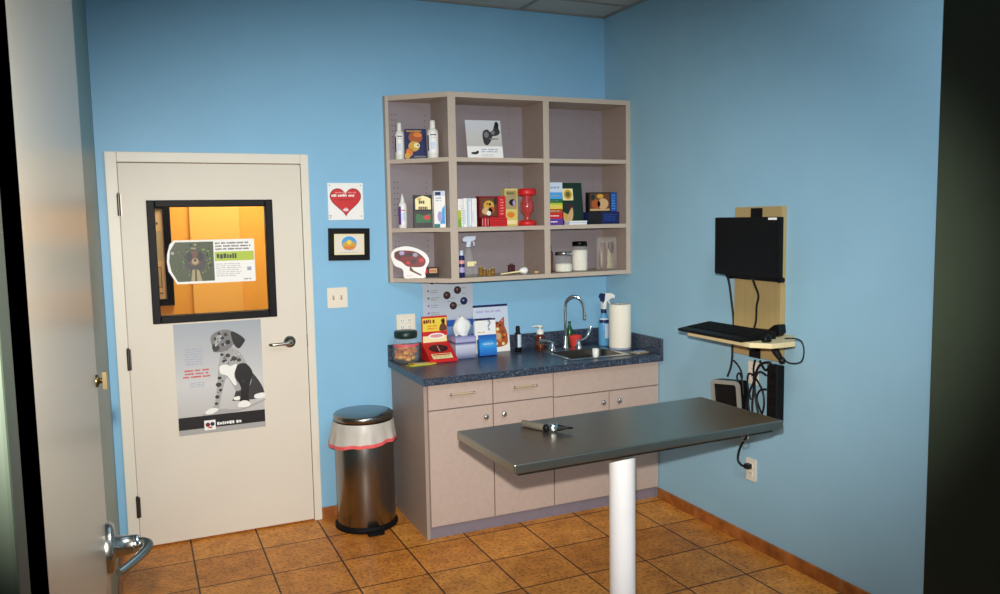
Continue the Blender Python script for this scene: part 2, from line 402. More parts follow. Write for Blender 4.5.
# white tag-shaped notice stuck on the glass
o = MB(tr(.205, -.0066, 1.404)); Wt, Ht = .447, .232
out = [(.045, 0), (Wt, 0), (Wt, Ht), (.04, Ht), (.018, Ht-.02), (.004, Ht-.07), (0, .12), (.006, .07)]
o.prism([(u, v) for u, v in out], -.0016, 0, 'p_white', 'y')
o.M = o.M @ tr(0, -.0017, 0)
o.p2([(.05, .012), (.235, .012), (.235, Ht-.01), (.045, Ht-.01), (.018, Ht-.055), (.012, .12), (.02, .07)], 'p_moss')
rn = random.Random(4)
for i in range(70):
    a = rn.uniform(0, 2*PI); r = rn.uniform(.045, .1); cx, cy = .14, .115
    u, v = cx+r*math.cos(a)*1.0, cy+r*math.sin(a)
    if .03 < u < .226 and .02 < v < Ht-.02: o.p2([(u-.006, v-.002), (u+.004*math.sin(a), v-.008), (u+.012*math.sin(a), v+.006*math.cos(a)), (u, v+.003)], rn.choice(['p_olive', 'p_sand', 'p_dgreen', 'p_limegrass']), .0007)
o.d2(.14, .12, .055, 'p_dark', .0009, ry=.062).d2(.14, .135, .036, 'p_brown', .0011, ry=.04).d2(.112, .145, .014, 'p_black', .0013, ry=.028).d2(.168, .145, .014, 'p_black', .0013, ry=.028)
o.d2(.14, .118, .017, 'p_sand', .0013).d2(.14, .124, .007, 'p_black', .0015).d2(.127, .142, .004, 'p_black', .0015).d2(.153, .142, .004, 'p_black', .0015)
o.p2([(.115, .012), (.125, .075), (.137, .075), (.135, .012)], 'p_sand', .0011).p2([(.145, .012), (.145, .075), (.158, .07), (.172, .012)], 'p_sand', .0011)
o.q2(.24, .116, Wt-.004, .166, 'p_lime').scrib(.25, .124, .395, .16, 1, 'p_dgreen', .0009, .8, 5)
o.scrib(.245, .172, .43, .22, 3, 'p_dark', .0007, .6, 7).scrib(.245, .03, .385, .105, 7, 'p_mid', .0007, .5, 8)
o.q2(.405, .06, .427, .08, 'p_bluegrey').scrib(.385, .008, .43, .02, 1, 'p_dark', .0007, .6, 9).d2(.03, .165, .008, 'p_mid', .0009)
tag(o.build('tag_notice'), 'white tag-shaped notice with dog photo and lime band, stuck on door window glass', 'notice')

# dog poster on the door
PW, PH = .449, .604
def pz(x, y): return (PW*(x-35-.052*(y-55))/385, PH*(1-(y-55+(x-35)*.038)/497))
o = MB(tr(.217, -.0206, .588)); o.box(0, PW, -.0008, 0, 0, PH, 'poster_sky'); o.M = o.M @ tr(0, -.0009, 0)
o.q2(0, .03, PW, .098, 'p_black'); o.q2(0, 0, PW, .03, 'p_mid')
def dog(pts, m, w, sub=3): o.p2(smooth2([pz(*p) for p in pts], sub), m, w)
dog([(160, 462), (240, 440), (330, 446), (437, 408), (430, 420), (330, 455), (215, 468)], 'p_mid', .0003)
dog([(300, 392), (330, 300), (352, 250), (385, 285), (412, 320), (434, 360), (437, 398), (400, 405), (300, 408)], 'p_dark', .0005)
dog([(395, 385), (437, 378), (438, 400), (398, 403)], 'p_white', .0007)
dog([(300, 392), (325, 388), (325, 404), (302, 404)], 'p_white', .0007)
dog([(248, 165), (236, 215), (229, 262), (226, 320), (220, 375), (214, 420), (196, 436), (174, 450), (178, 461), (206, 459), (232, 440), (240, 400), (252, 345), (268, 300), (290, 330), (310, 362), (330, 360), (372, 340), (380, 290), (360, 245), (338, 205), (308, 172)], 'p_mid', .0008)
dog([(310, 250), (345, 237), (372, 258), (384, 290), (370, 340), (366, 395), (374, 428), (350, 442), (320, 436), (330, 400), (330, 345), (305, 300)], 'p_black', .001)
dog([(322, 418), (345, 408), (370, 416), (374, 432), (350, 441), (320, 437)], 'p_white', .0012)
dog([(175, 448), (200, 434), (226, 436), (230, 444), (206, 459), (178, 461)], 'p_white', .0012)
dog([(236, 248), (262, 240), (282, 248), (312, 240), (308, 262), (300, 290), (312, 330), (300, 335), (270, 292), (240, 280)], 'p_white', .0012)
for c, r in (((232, 330), 13), ((236, 300), 9), ((226, 385), 10), ((222, 415), 8), ((240, 355), 8), ((300, 215), 13), ((322, 222), 10), ((272, 200), 11), ((254, 225), 8), ((340, 320), 6), ((246, 195), 8)):
    u, v = pz(*c); o.d2(u, v, r*.0012, 'p_dark', .0013, 9, r*.0010)
dog([(195, 122), (205, 102), (230, 88), (262, 83), (290, 92), (302, 130), (290, 160), (262, 178), (232, 184), (208, 180), (203, 158)], 'p_grey', .0014)
dog([(285, 92), (318, 104), (348, 130), (340, 150), (322, 170), (304, 158), (292, 132)], 'p_black', .0016)
dog([(203, 158), (226, 150), (236, 165), (226, 178), (210, 178)], 'p_dark', .0016)
dog([(225, 108), (244, 112), (240, 134), (222, 150), (214, 140)], 'p_mid', .0016)
for c, r in (((247, 120), 9), ((262, 105), 10), ((215, 122), 7), ((272, 140), 12), ((250, 150), 8), ((232, 100), 8), ((210, 152), 7)):
    u, v = pz(*c); o.d2(u, v, r*.0011, 'p_dark' if r < 12 else 'p_black', .0018, 9)
rn = random.Random(9)
def inside(x, y, P):
    c = False
    for i in range(len(P)):
        (x1, y1), (x2, y2) = P[i], P[i-1]
        if (y1 > y) != (y2 > y) and x < (x2-x1)*(y-y1)/(y2-y1)+x1: c = not c
    return c
BODY = [(248, 172), (240, 215), (233, 262), (230, 320), (224, 375), (218, 420), (232, 425), (240, 385), (252, 335), (262, 300), (240, 290), (238, 250), (262, 236), (312, 238), (336, 225), (330, 200), (306, 176)]
HEAD = [(200, 120), (230, 92), (262, 88), (286, 96), (296, 130), (284, 160), (258, 174), (232, 176)]
for k in range(260):
    P = BODY if k < 170 else HEAD
    x, y = rn.uniform(196, 340), rn.uniform(86, 425)
    if not inside(x, y, P): continue
    n = rn.randint(5, 7); a0 = rn.random()*6; r0 = rn.uniform(1.5, 6.5)
    o.p2([pz(x+r0*rn.uniform(.5, 1.3)*math.cos(a0+6.28*i/n), y+r0*rn.uniform(.5, 1.3)*math.sin(a0+6.28*i/n)) for i in range(n)], rn.choice(['p_dark', 'p_grey', 'p_black', 'p_grey', 'p_pale']), .00125 if P is BODY else .00175)
o.d2(*pz(218, 128), .0035, 'p_black', .002, 10); o.d2(*pz(252, 122), .004, 'p_black', .002, 10); o.d2(*pz(208, 160), .006, 'p_black', .002, 10)
u, v = pz(85, 240); o.scrib(u, v, u+.1, v+.095, 7, 'p_bluegrey', .0008, .45, 3, 'c')
u, v = pz(78, 298); o.scrib(u, v, u+.138, v+.052, 3, 'p_red', .0008, .62, 12, 'c')
u, v = pz(105, 338); o.scrib(u, v, u+.085, v+.03, 3, 'p_bluegrey', .0008, .45, 6, 'c')
u, v = pz(170, 530); o.q2(u, v-.004, u+.058, v+.05, 'p_white', .0008).d2(u+.018, v+.026, .012, 'p_darkred', .001).d2(u+.042, v+.028, .011, 'p_navy', .001).q2(u+.02, v+.006, u+.04, v+.014, 'p_red', .001)
o.scrib(u+.066, v+.012, u+.215, v+.042, 1, 'p_white', .0008, .6, 17).scrib(u+.07, v-.004, u+.16, v+.008, 1, 'p_mid', .0008, .5, 18)
tag(o.build('dog_poster'), 'grey poster of a spotted puppy sitting, hung on white door below window', 'poster')

# ------------------------------------------------------------------ open door at the left (door_2)
d2 = bpy.data.objects.new('door_2', None); COL.objects.link(d2); struct(d2)
FX = -.030
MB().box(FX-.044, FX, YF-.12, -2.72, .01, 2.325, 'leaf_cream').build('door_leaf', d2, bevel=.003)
o = MB(); o.lathe([(.052, 0), (.052, .010), (.046, .015), (.022, .017), (.019, .05)], 'nickel', 32, M=ry(PI/2))
o.cyl(.019, .045, .062, 'chrome', n=24, M=ry(PI/2), bev=.003)
o.tube([(.05, 0, .0), (.068, -.002, 0), (.078, -.013, -.001), (.073, -.036, -.004), (.05, -.078, -.008), (.024, -.115, -.011)], lambda t: .0125-.0045*t, 'nickel', 12, 6)
o.build('lever_handle', d2, (FX, -2.79, 1.058))
o = MB(); o.lathe([(.013, 0), (.013, .004), (.006, .006), (.005, .012)], 'dark_brass', 20, M=ry(PI/2)); o.box(.012, .020, -.004, .004, -.018, .018, 'dark_brass'); o.build('thumb_turn', d2, (FX, -2.77, 1.405))

# ------------------------------------------------------------------ things on the back wall
Y0 = -.0015
t = MB(tr(1.066, Y0, 1.729)); S = .203
t.box(0, S, -.008, 0, 0, S+.006, 'p_white'); t.M = t.M @ tr(0, -.0082, 0)
def heart(cx, cy, s, n=40):
    return [(cx+s*16*math.sin(a)**3/17, cy+s*(13*math.cos(a)-5*math.cos(2*a)-2*math.cos(3*a)-math.cos(4*a))/17) for a in [2*PI*i/n for i in range(n)]]
t.p2(heart(.101, .112, .096), 'p_darkred').p2(heart(.101, .112, .091), 'p_red', .0008)
t.scrib(.04, .148, .165, .162, 1, 'p_pink', .0012, .6, 21, 'c').scrib(.02, .128, .186, .148, 1, 'p_white', .0012, .75, 22).scrib(.04, .108, .16, .12, 1, 'p_darkred', .0012, .5, 23, 'c').d2(.101, .058, .012, 'p_pink', .0012).scrib(.085, .05, .12, .065, 1, 'p_white', .0014, .8, 24)
for u, v in ((.012, .195), (.19, .195), (.19, .02)): t.d2(u, v, .004, 'p_mid', .0006)
t.scrib(.006, .008, .02, .03, 2, 'p_grey', .0006, .6, 25)
tag(t.build('heart_sign'), 'square white sign with big red heart on blue wall beside door', 'sign')

t = thing('framed_certificate', 'small black framed certificate with round rainbow emblem, under the heart sign', 'picture', (1.178, Y0, 1.589), rot=(0, math.radians(1.2), 0))
o = MB(); a, b, c, e = .119, .092, .082, .058
o.box(-a, a, -.02, 0, c-.022, b, 'black_frame').box(-a, a, -.02, 0, -b, -c+.022, 'black_frame').box(-a, -.088, -.02, 0, -.06, .06, 'black_frame').box(.088, a, -.02, 0, -.06, .06, 'black_frame'); o.build('frame', t, bevel=.002)
o = MB(); o.box(-.088, .088, -.01, 0, -.06, .06, 'p_cream'); o.M = tr(0, -.0102, 0)
o.q2(-.08, -.054, .08, .054, 'ivory').d2(0, .006, .044, 'p_sky', .0006, 24, .040).p2([(-.042, 0), (-.02, .018), (0, .006), (.02, .018), (.042, 0), (.036, -.012), (-.036, -.012)], 'p_gold', .0009).p2([(-.038, -.012), (.038, -.012), (.025, -.03), (-.025, -.03)], 'p_orange', .0009).d2(0, .012, .014, 'p_yellow', .0012).scrib(-.05, -.05, .05, -.04, 1, 'p_mid', .0008, .5, 31, 'c')
o.build('certificate', t)

def plate(name, label, cat, loc, rotz, kind, group=None):
    t = thing(name, label, cat, loc, rotz, group)
    w = .058 if kind in ('switch', 'double') else .036
    o = MB(); o.rbox(-w, w, -.006, 0, -.058, .058, .006, 'ivory', 'y'); o.build('plate', t)
    if kind == 'switch':
        for u in (-.023, .023):
            MB().box(-.005, .005, -.0075, -.006, -.013, .013, 'p_sand').box(-.0035, .0035, -.016, -.0075, 0, .01, 'p_tan').build('toggle', t, (u, 0, 0))
    else:
        for u in ((-.023, .023) if kind == 'double' else (0,)):
            for v in (-.02, .02):
                o = MB(); o.rbox(u-.016, u+.016, -.0085, -.006, v-.014, v+.014, .006, 'white_plastic', 'y')
                for q in (-.006, .006): o.box(u+q-.0015, u+q+.0015, -.0089, -.0085, v-.002, v+.007, 'p_dark')
                o.d2(u, v-.008, .0025, 'p_dark', .0089); o.build('socket', t)
    return t
plate('light_switch', 'ivory double toggle light switch plate on blue wall by the door', 'switch', (1.1, Y0, 1.285), 0, 'switch')
plate('wall_outlet', 'ivory double outlet plate on the wall behind the treat jar', 'outlet', (1.505, Y0, 1.105), 0, 'double')
plate('wall_outlet', 'ivory outlet plate low on right wall with a black cord plugged in', 'outlet', (XR-.0015, -1.418, .407), PI/2*-1, 'single')
plate('wall_outlet', 'ivory outlet plate on right wall half hidden behind the hanging cords', 'outlet', (XR-.0015, -1.425, .915), PI/2*-1, 'single')

# poster with circles behind the counter items
PWc, PHc = .325, .365
o = MB(tr(1.616, Y0, .993)); o.box(0, PWc, -.001, 0, 0, PHc, 'circle_poster'); o.M = o.M @ tr(0, -.0012, 0)
o.q2(0, .075, PWc, .115, 'p_blue').q2(0, .0, PWc, .02, 'p_navy')
o.d2(.06, .352, .013, 'p_dark').scrib(.09, .345, .30, .358, 1, 'p_black', .0006, .8, 41)
for u, v, m in ((.155, .268, 'p_maroon'), (.225, .297, 'p_maroon'), (.265, .228, 'p_navy'), (.195, .202, 'p_maroon')):
    o.d2(u, v, .024, 'p_black', .0006).d2(u, v, .018, m, .0008).d2(u-.003, v+.004, .006, 'p_lilac' if m == 'p_navy' else 'p_grey', .001)
for k in range(4):
    v = .30-.045*k; o.d2(.035, v, .006, 'p_dark' if k < 2 else 'p_purple', .0006, 8).scrib(.05, v-.016, .11, v+.008, 2, 'p_grey', .0006, .4, 50+k)
for u, v in ((.19, .25), (.26, .31), (.17, .23), (.235, .205), (.265, .275)): o.scrib(u-.012, v-.005, u+.022, v+.005, 1, 'p_grey', .0006, .5, int(u*1000))
tag(o.build('wall_poster'), 'pale grey poster with four dark circles, on wall behind the tissue box', 'poster')

# ------------------------------------------------------------------ wall shelf unit
U0, U1 = 1.36, 2.432
t = thing('wall_shelf', 'grey beige laminate wall shelf unit with nine open compartments above the counter', 'shelf unit', (0, 0, 0))
D = -.30; SH = [2.07, 1.675, 1.385]; TK = .024
o = MB(); o.box(1.41, 2.905-.006, -.012, -.001, U0, U1, 'laminate_in_shaded')
for z0 in [1.47+.032*k for k in range(5)]+[1.75+.032*k for k in range(7)]+[2.14+.032*k for k in range(7)]:
    for x in (1.455, 1.475, 1.655): o.d2(x, z0, .0035, 'peg_hole', .0125, 8)
    for x in (2.20, 2.42, 2.80): o.d2(x, z0+.1, .0028, 'peg_hole', .0125, 6)
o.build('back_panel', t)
MB().box(1.405, 1.424, -.045, -.001, U0, U1, 'laminate_edge').build('side_panel', t)
for x0, x1 in ((1.692, 1.738), (2.292, 2.330)):
    o = MB(); o.box(x0, x1, D+.003, -.012, U0, U1, 'laminate_side_shaded').box(x0-.0006, x1+.0006, D, D+.003, U0, U1, 'laminate_edge')
    o.build('divider', t, bevel=.0015)
MB().box(2.868, 2.898, D+.003, -.001, U0, U1, 'laminate_side_shaded').box(2.8675, 2.8982, D, D+.003, U0, U1, 'laminate_edge').build('side_panel', t)
tri = [(1.424, -.012), (1.424, -.045), (1.692, -.30), (1.692, -.012)]
BAYS = [(1.738, 2.292), (2.330, 2.868)]
for z in SH[:2]:
    MB().prism(tri, z-TK, z, 'laminate_edge').build('shelf', t)
    for x0, x1 in BAYS: MB().box(x0, x1, D+.004, -.012, z-TK, z, 'laminate_edge').build('shelf', t)
MB().prism(tri, U0, SH[2], 'laminate_edge').box(BAYS[0][0], BAYS[0][1], D, -.012, U0, SH[2], 'laminate_edge').box(BAYS[1][0], BAYS[1][1], D, -.012, U0, SH[2], 'laminate_edge').build('bottom_panel', t)
MB().prism(tri, U1-.028, U1, 'laminate_edge').box(BAYS[0][0], BAYS[0][1], D, -.012, U1-.028, U1, 'laminate_edge').box(BAYS[1][0], BAYS[1][1], D, -.012, U1-.028, U1, 'laminate_edge').build('top_panel', t)

# ------------------------------------------------------------------ base cabinets, counter, sink
CZ = .895; CF = -.65
def knob(p, x, z):
    o = MB(); o.lathe([(.005, 0), (.005, .012), (.014, .016), (.016, .022), (.012, .027), (.001, .029)], 'chrome', 18, M=rx(PI/2)); o.build('knob', p, (x, -.606, z))
def door_panel(t, x0, x1, z0, z1, kx, kz):
    dd = MB().box(x0, x1, -.606, -.588, z0, z1, 'laminate').build('door', t, bevel=.001); knob(dd, kx, kz)
def drawer(t, x0, x1, z0, z1):
    dd = MB().box(x0, x1, -.606, -.588, z0, z1, 'laminate').build('drawer', t, bevel=.001)
    o = MB(); c = (x0+x1)/2; w = .058
    o.tube([(-w, 0, 0), (-w, -.026, 0)], .005, 'chrome', 8, 1).tube([(w, 0, 0), (w, -.026, 0)], .005, 'chrome', 8, 1).tube([(-w-.01, -.027, 0), (w+.01, -.027, 0)], .0055, 'brass', 8, 1)
    for s in (-1, 1): o.sphere(.0075, (s*(w+.008), -.027, 0), 'chrome', 10)
    o.build('pull', dd, (c, -.606, (z0+z1)/2+.012))
t = thing('base_cabinet', 'grey beige base cabinet with two drawers over two doors, beside the trash can', 'cabinet')
o = MB(); o.box(1.407, 1.425, -.588, -.001, 0, .855, 'laminate_side_shaded').box(1.425, 2.176, -.588, -.013, .07, .855, 'laminate_dark'); o.build('carcass', t)
MB().box(1.425, 2.176, -.584, -.05, 0, .069, 'toe_grey').build('toe_kick', t)
drawer(t, 1.428, 1.798, .712, .846); drawer(t, 1.804, 2.173, .712, .846)
door_panel(t, 1.428, 1.798, .072, .706, 1.751, .645); door_panel(t, 1.804, 2.173, .072, .706, 1.859, .648)
t = thing('sink_cabinet', 'grey beige sink cabinet with plain top panel over two doors, in the corner', 'cabinet')
o = MB(); o.box(2.177, 2.897, -.588, -.57, .07, .855, 'laminate_dark').box(2.177, 2.897, -.57, -.013, .07, .69, 'laminate_dark'); o.build('carcass', t)
MB().box(2.177, 2.897, -.584, -.05, 0, .069, 'toe_grey').build('toe_kick', t)
MB().box(2.179, 2.893, -.606, -.588, .706, .846, 'laminate').build('front_panel', t, bevel=.001)
door_panel(t, 2.179, 2.543, .072, .700, 2.497, .642); door_panel(t, 2.549, 2.893, .072, .700, 2.605, .640)

t = thing('countertop', 'dark blue speckled countertop with backsplash running over both cabinets', 'countertop')
SX0, SX1, SY0, SY1 = 2.31, 2.72, -.57, -.14
hx0, hx1, hy0, hy1 = SX0+.02, SX1-.02, SY0+.02, SY1-.02
o = MB(); cx0, cx1 = 1.388, 2.898
o.box(cx0, hx0, CF, -.001, CZ-.039, CZ, 'counter_blue').box(hx1, cx1, CF, -.001, CZ-.039, CZ, 'counter_blue').box(hx0, hx1, CF, hy0, CZ-.039, CZ, 'counter_blue').box(hx0, hx1, hy1, -.001, CZ-.039, CZ, 'counter_blue')
o.build('worktop', t)
MB().box(cx0, 2.878, -.021, -.001, CZ, .988, 'counter_blue').build('backsplash', t, bevel=.002)
MB().box(2.878, 2.898, CF, -.001, CZ, .99, 'counter_blue').build('side_splash', t, bevel=.002)

o = MB(); z1 = CZ+.004; b0, b1, c0, c1 = SX0+.03, SX1-.03, SY0+.035, -.265
o.box(SX0, b0, SY0, SY1, CZ+.0005, z1, 'steel').box(b1, SX1, SY0, SY1, CZ+.0005, z1, 'steel').box(b0, b1, SY0, c0, CZ+.0005, z1, 'steel').box(b0, b1, c1, SY1, CZ+.0005, z1, 'steel')
dz = .155; e = .002
o.box(b0-e, b0, c0, c1, z1-dz, z1-.001, 'steel').box(b1, b1+e, c0, c1, z1-dz, z1-.001, 'steel').box(b0, b1, c0-e, c0, z1-dz, z1-.001, 'steel').box(b0, b1, c1, c1+e, z1-dz, z1-.001, 'steel').box(b0-e, b1+e, c0-e, c1+e, z1-dz-e, z1-dz, 'steel')
o.cyl(.04, z1-dz, z1-dz+.002, 'dark_nickel', c=((b0+b1)/2, (c0+c1)/2, 0))
tag(o.build('sink'), 'stainless steel drop-in sink in the blue countertop', 'sink')

t = thing('faucet', 'chrome gooseneck faucet with two blade handles behind the sink', 'faucet', (2.478, -.205, CZ+.0045))
o = MB(); o.cyl(.022, 0, .012, 'chrome', bev=.004).lathe([(.019, .012), (.015, .03), (.015, .075), (.01, .085)], 'chrome', 20)
o.tube([(0, 0, .07), (0, 0, .18), (.0, 0, .27), (.010, -.008, .308), (.042, -.03, .332), (.076, -.052, .318), (.092, -.062, .282), (.097, -.066, .225)], .0095, 'chrome', 12, 6)
o.cyl(.0115, .19, .23, 'chrome', c=(.098, -.067, 0), n=14); o.build('spout', t)
for s, bl in ((-1, [(0, 0, .05), (-.02, .0, .056), (-.055, .004, .062), (-.085, .008, .06)]), (1, [(0, 0, .045), (.03, .0, .05), (.062, .004, .066), (.085, .008, .10), (.096, .01, .125)])):
    o = MB(); o.lathe([(.024, 0), (.023, .012), (.014, .03), (.012, .05), (.004, .054)], 'chrome', 20); o.tube(bl, lambda q: .006+.007*q, 'chrome', 8, 5); o.build('handle', t, (s*.095, 0, 0))

# ------------------------------------------------------------------ countertop things
def bottle(name, label, loc, prof, m, cap, mcap, label_band=None, group=None, rotz=0, ry_=1., extra=None):
    t = thing(name, label, 'bottle', loc, rotz, group)
    MB().lathe(prof, m, 24, ry=ry_).build('body', t)
    if cap: MB().lathe(cap, mcap, 20).build('cap', t)
    if label_band:
        r, za, zb, ml, fn = label_band
        o = MB(); n = 14; vs = []; a0, a1 = -PI*.92, -PI*.08
        for i in range(n+1):
            a = a0+(a1-a0)*i/n
            for z in (za, zb): vs.append((r*math.cos(a), r*ry_*math.sin(a), z))
        o.add(vs, [(2*i, 2*i+2, 2*i+3, 2*i+1) for i in range(n)], ml, True)
        if fn: fn(o, r, ry_)
        o.build('label', t)
    if extra: extra(t)
    return t
def arc(o, r, ry_, a0, a1, za, zb, m, d=.0006, n=6):
    vs = []
    for i in range(n+1):
        a = a0+(a1-a0)*i/n
        for z in (za, zb): vs.append(((r+d)*math.cos(a), (r+d)*ry_*math.sin(a), z))
    o.add(vs, [(2*i, 2*i+2, 2*i+3, 2*i+1) for i in range(n)], m, True)

# treat jar
t = thing('treat_jar', 'clear plastic jar of orange treats with dark green lid on counter', 'jar', (1.470, -.105, CZ))
MB().lathe([(.066, .0006), (.076, .008), (.079, .03), (.079, .105), (.07, .135), (.06, .146), (.06, .152)], 'clear_plastic', 28).build('body', t)
MB().lathe([(.061, .144), (.066, .146), (.068, .152), (.068, .178), (.062, .184), (.001, .186)], 'dark_green', 28).build('lid', t)
o = MB(); rn = random.Random(3)
for k in range(46):
    a = rn.uniform(0, 2*PI); r = .054*math.sqrt(rn.random()); z = .012+rn.random()*.075
    o.sphere(.0195, (r*math.cos(a), r*math.sin(a), z+.004), rn.choice(['jar_treats', 'jar_treats', 'p_orange', 'p_rust', 'p_gold']), 8, (1, 1, .7))
o.build('treats', t)['kind'] = 'stuff'
o = MB(); arc(o, .0792, 1, -PI*.95, -PI*.05, .098, .112, 'jar_label', 0, 14); o.build('label', t)

# flat leaflets in front of the jar
for k, (dx, dy, a, m, lb) in enumerate(((0, 0, .12, 'p_lime', 'lime green leaflet lying under the yellow one in front of treat jar'), (.018, .006, -.06, 'p_yellow', 'yellow leaflet lying on top in front of treat jar'))):
    o = MB(); o.box(-.075, .075, -.032, .032, .0005, .003, m); o.M = tr(0, 0, .0032)
    o.box(-.05, .04, -.015, .02, 0, .0003, 'p_cream'); o.box(-.066, -.055, -.03, .03, 0, .0003, 'p_rust')
    tag(o.build('leaflet', None, (1.505+dx, -.245+dy, CZ+.0033*k), a), lb, 'leaflet', 'leaflets on the counter')

# red counter display box
t = thing('display_box', 'red and yellow cardboard counter display with tall header, beside the treat jar', 'display', (1.655, -.24, CZ))
Wd = .085
o = MB(); o.prism([(0, .002), (.16, .002), (.16, .10), (.145, .10), (0, .018)], -Wd, Wd, 'p_red', 'x')
o.M = tr(0, 0, .018) @ Matrix.Rotation(math.atan2(.082, .145), 4, 'X') @ rx(-PI/2)
# on the slope: u across, v up the slope, w out
o.M = tr(0, .0, .018) @ rx(math.atan2(.082, .145)-PI/2)
o.q2(-.062, .008, .062, .055, 'p_cream', .0008).q2(-.055, .04, .055, .05, 'p_red', .001).scrib(-.055, .012, .055, .036, 2, 'p_gold', .001, .5, 61).d2(0, .105, .058, 'p_black', .0008, 24, .036).d2(0, .105, .048, 'p_maroon', .001, 24, .028).q2(-.003, .075, .003, .13, 'p_pink', .0012)
o.build('tray', t)
o = MB(tr(0, .15, .09)); o.box(-.078, .078, -.002, .012, -.08, .165, 'p_red'); o.M = o.M @ tr(0, -.0022, 0)
o.q2(-.075, .075, .075, .155, 'p_yellow').q2(-.075, .008, .075, .05, 'p_cream').q2(-.075, .048, .075, .072, 'p_red', .0006).d2(.01, .046, .052, 'p_white', .0008, 20, .018).d2(.01, .046, .04, 'p_pink', .001, 20, .01)
o.scrib(-.07, .12, .02, .15, 1, 'p_darkred', .0008, .8, 62).scrib(-.045, .085, .02, .115, 2, 'p_orange', .0008, .7, 63)
o.p2(smooth2([(.03, .078), (.035, .11), (.045, .12), (.04, .14), (.055, .15), (.066, .14), (.064, .12), (.074, .1), (.074, .078)]), 'p_brown', .0008).d2(.055, .13, .01, 'p_black', .001, 10)
o.build('header', t)

# tissue box
t = thing('tissue_box', 'lilac and white tissue box with a tissue pulled up, on counter', 'tissue box', (1.818, -.115, CZ))
MB().rbox(-.066, .066, -.07, .07, .0005, .13, .008, 'tissue_print').build('box', t)
o = MB(); n = 20; vs = []; fs = []
rings = [(.034, .128, .3), (.05, .155, .3), (.055, .18, .25), (.042, .21, .35), (.022, .235, .5), (.006, .245, .5)]
for k, (r, z, wv) in enumerate(rings):
    for i in range(n):
        a = 2*PI*i/n; q = r*(1+wv*.5*math.sin(3*a+k*.7)+.12*math.sin(7*a-k)); vs.append((q*math.cos(a), .55*q*math.sin(a), z+.008*math.sin(2*a+k)))
for k in range(len(rings)-1):
    for i in range(n): fs.append((k*n+i, k*n+(i+1) % n, (k+1)*n+(i+1) % n, (k+1)*n+i))
fs.append(tuple((len(rings)-1)*n+i for i in range(n)))
o.add(vs, fs, 'tissue', True); o.build('tissue', t)

# tall cat card leaning on the backsplash
t = MB(tr(0, 0, .001) @ rx(-math.radians(7))); W, Hh = .235, .296
t.box(-W/2, W/2, 0, .003, 0, Hh, 'p_white'); t.M = t.M @ tr(-W/2, -.0002, 0)
t.q2(0, Hh-.014, W, Hh, 'p_navy').q2(0, .10, W, Hh-.014, 'p_pale').q2(.1, 0, W, .10, 'p_white').scrib(.02, .245, .2, .265, 1, 'p_lilac', .0006, .8, 71).q2(.0, .195, .12, .215, 'p_navy', .0006).scrib(.125, .165, .2, .19, 2, 'p_bluegrey', .0006, .5, 72)
CS = lambda P: [(.105+(u-.12)*1.32, v*1.02) for u, v in P]
cat = [(.128, .045), (.122, .09), (.13, .13), (.122, .16), (.118, .205), (.14, .182), (.168, .182), (.196, .21), (.196, .16), (.205, .125), (.21, .08), (.205, .045), (.175, .03), (.14, .03)]
t.p2(smooth2(CS(cat)), 'p_rust', .0008)
for u, v, r, m in ((.145, .16, .007, 'p_black'), (.175, .16, .007, 'p_black'), (.16, .145, .006, 'p_rust'), (.16, .138, .011, 'p_cream'), (.16, .095, .022, 'p_tan'), (.14, .08, .008, 'p_brown'), (.188, .085, .009, 'p_brown'), (.158, .175, .01, 'p_brown'), (.185, .12, .008, 'p_brown'), (.15, .05, .01, 'p_cream'), (.185, .048, .01, 'p_cream'), (.15, .12, .009, 'p_orange'), (.17, .07, .012, 'p_orange'), (.195, .1, .008, 'p_orange'), (.14, .185, .006, 'p_pink'), (.186, .188, .006, 'p_pink')): t.d2(*CS([(u, v)])[0], r, m, .001+.00001*(1000*r), 10)
tag(t.build('cat_brochure', None, (2.045, -.062, CZ)), 'tall pale brochure with an orange cat, leaning on backsplash behind blue card', 'brochure')
# blue holder with question card
t = thing('card_holder', 'bright blue card holder with white question mark card, before the cat brochure', 'holder', (1.968, -.155, CZ))
o = MB(rx(-math.radians(4))); o.box(-.058, .056, -.018, .018, .003, .128, 'card_blue'); o.M = o.M @ tr(0, -.0184, 0)
o.d2(0, .072, .045, 'p_sky', .0004, 20, .018).scrib(-.035, .066, .035, .08, 1, 'p_pale', .0007, .7, 76, 'c'); o.build('pocket', t)
o = MB(tr(0, .004, 0) @ rx(-math.radians(4))); o.box(-.074, .062, -.002, .002, .1, .225, 'p_white'); o.M = o.M @ tr(0, -.0022, 0)
o.text('?', .018, .155, .085, 'p_bluegrey', .0006, .002).scrib(-.06, .137, 0, .15, 1, 'p_gold', .0006, .6, 77).q2(-.074, .215, .062, .225, 'p_navy').build('card', t)

bottle('pump_bottle', 'slim black bottle with pale label standing left of the sink', (2.192, -.115, CZ), [(.019, .0005), (.021, .004), (.021, .112), (.012, .124), (.012, .13)], 'black_plastic', [(.0135, .126), (.0135, .15), (.011, .16), (.001, .161)], 'black_plastic', (.0214, .03, .11, 'p_pale', lambda o, r, y: arc(o, r, y, -PI*.92, -PI*.66, .03, .11, 'p_dark')))
def amber_pump(t):
    o = MB(); o.lathe([(.006, .125), (.006, .14), (.02, .141), (.02, .152), (.005, .154)], 'white_plastic', 14).tube([(0, 0, .148), (-.03, -.006, .151), (-.06, -.012, .148)], .006, 'white_plastic', 8, 3); o.build('pump', t)
bottle('soap_dispenser', 'amber soap bottle with white pump head on counter left of faucet', (2.352, -.105, CZ), [(.028, .0005), (.031, .005), (.031, .08), (.026, .095), (.018, .1)], 'amber', [(.022, .098), (.022, .126), (.012, .128)], 'white_plastic', (.0314, .03, .055, 'p_brown', None), extra=amber_pump)
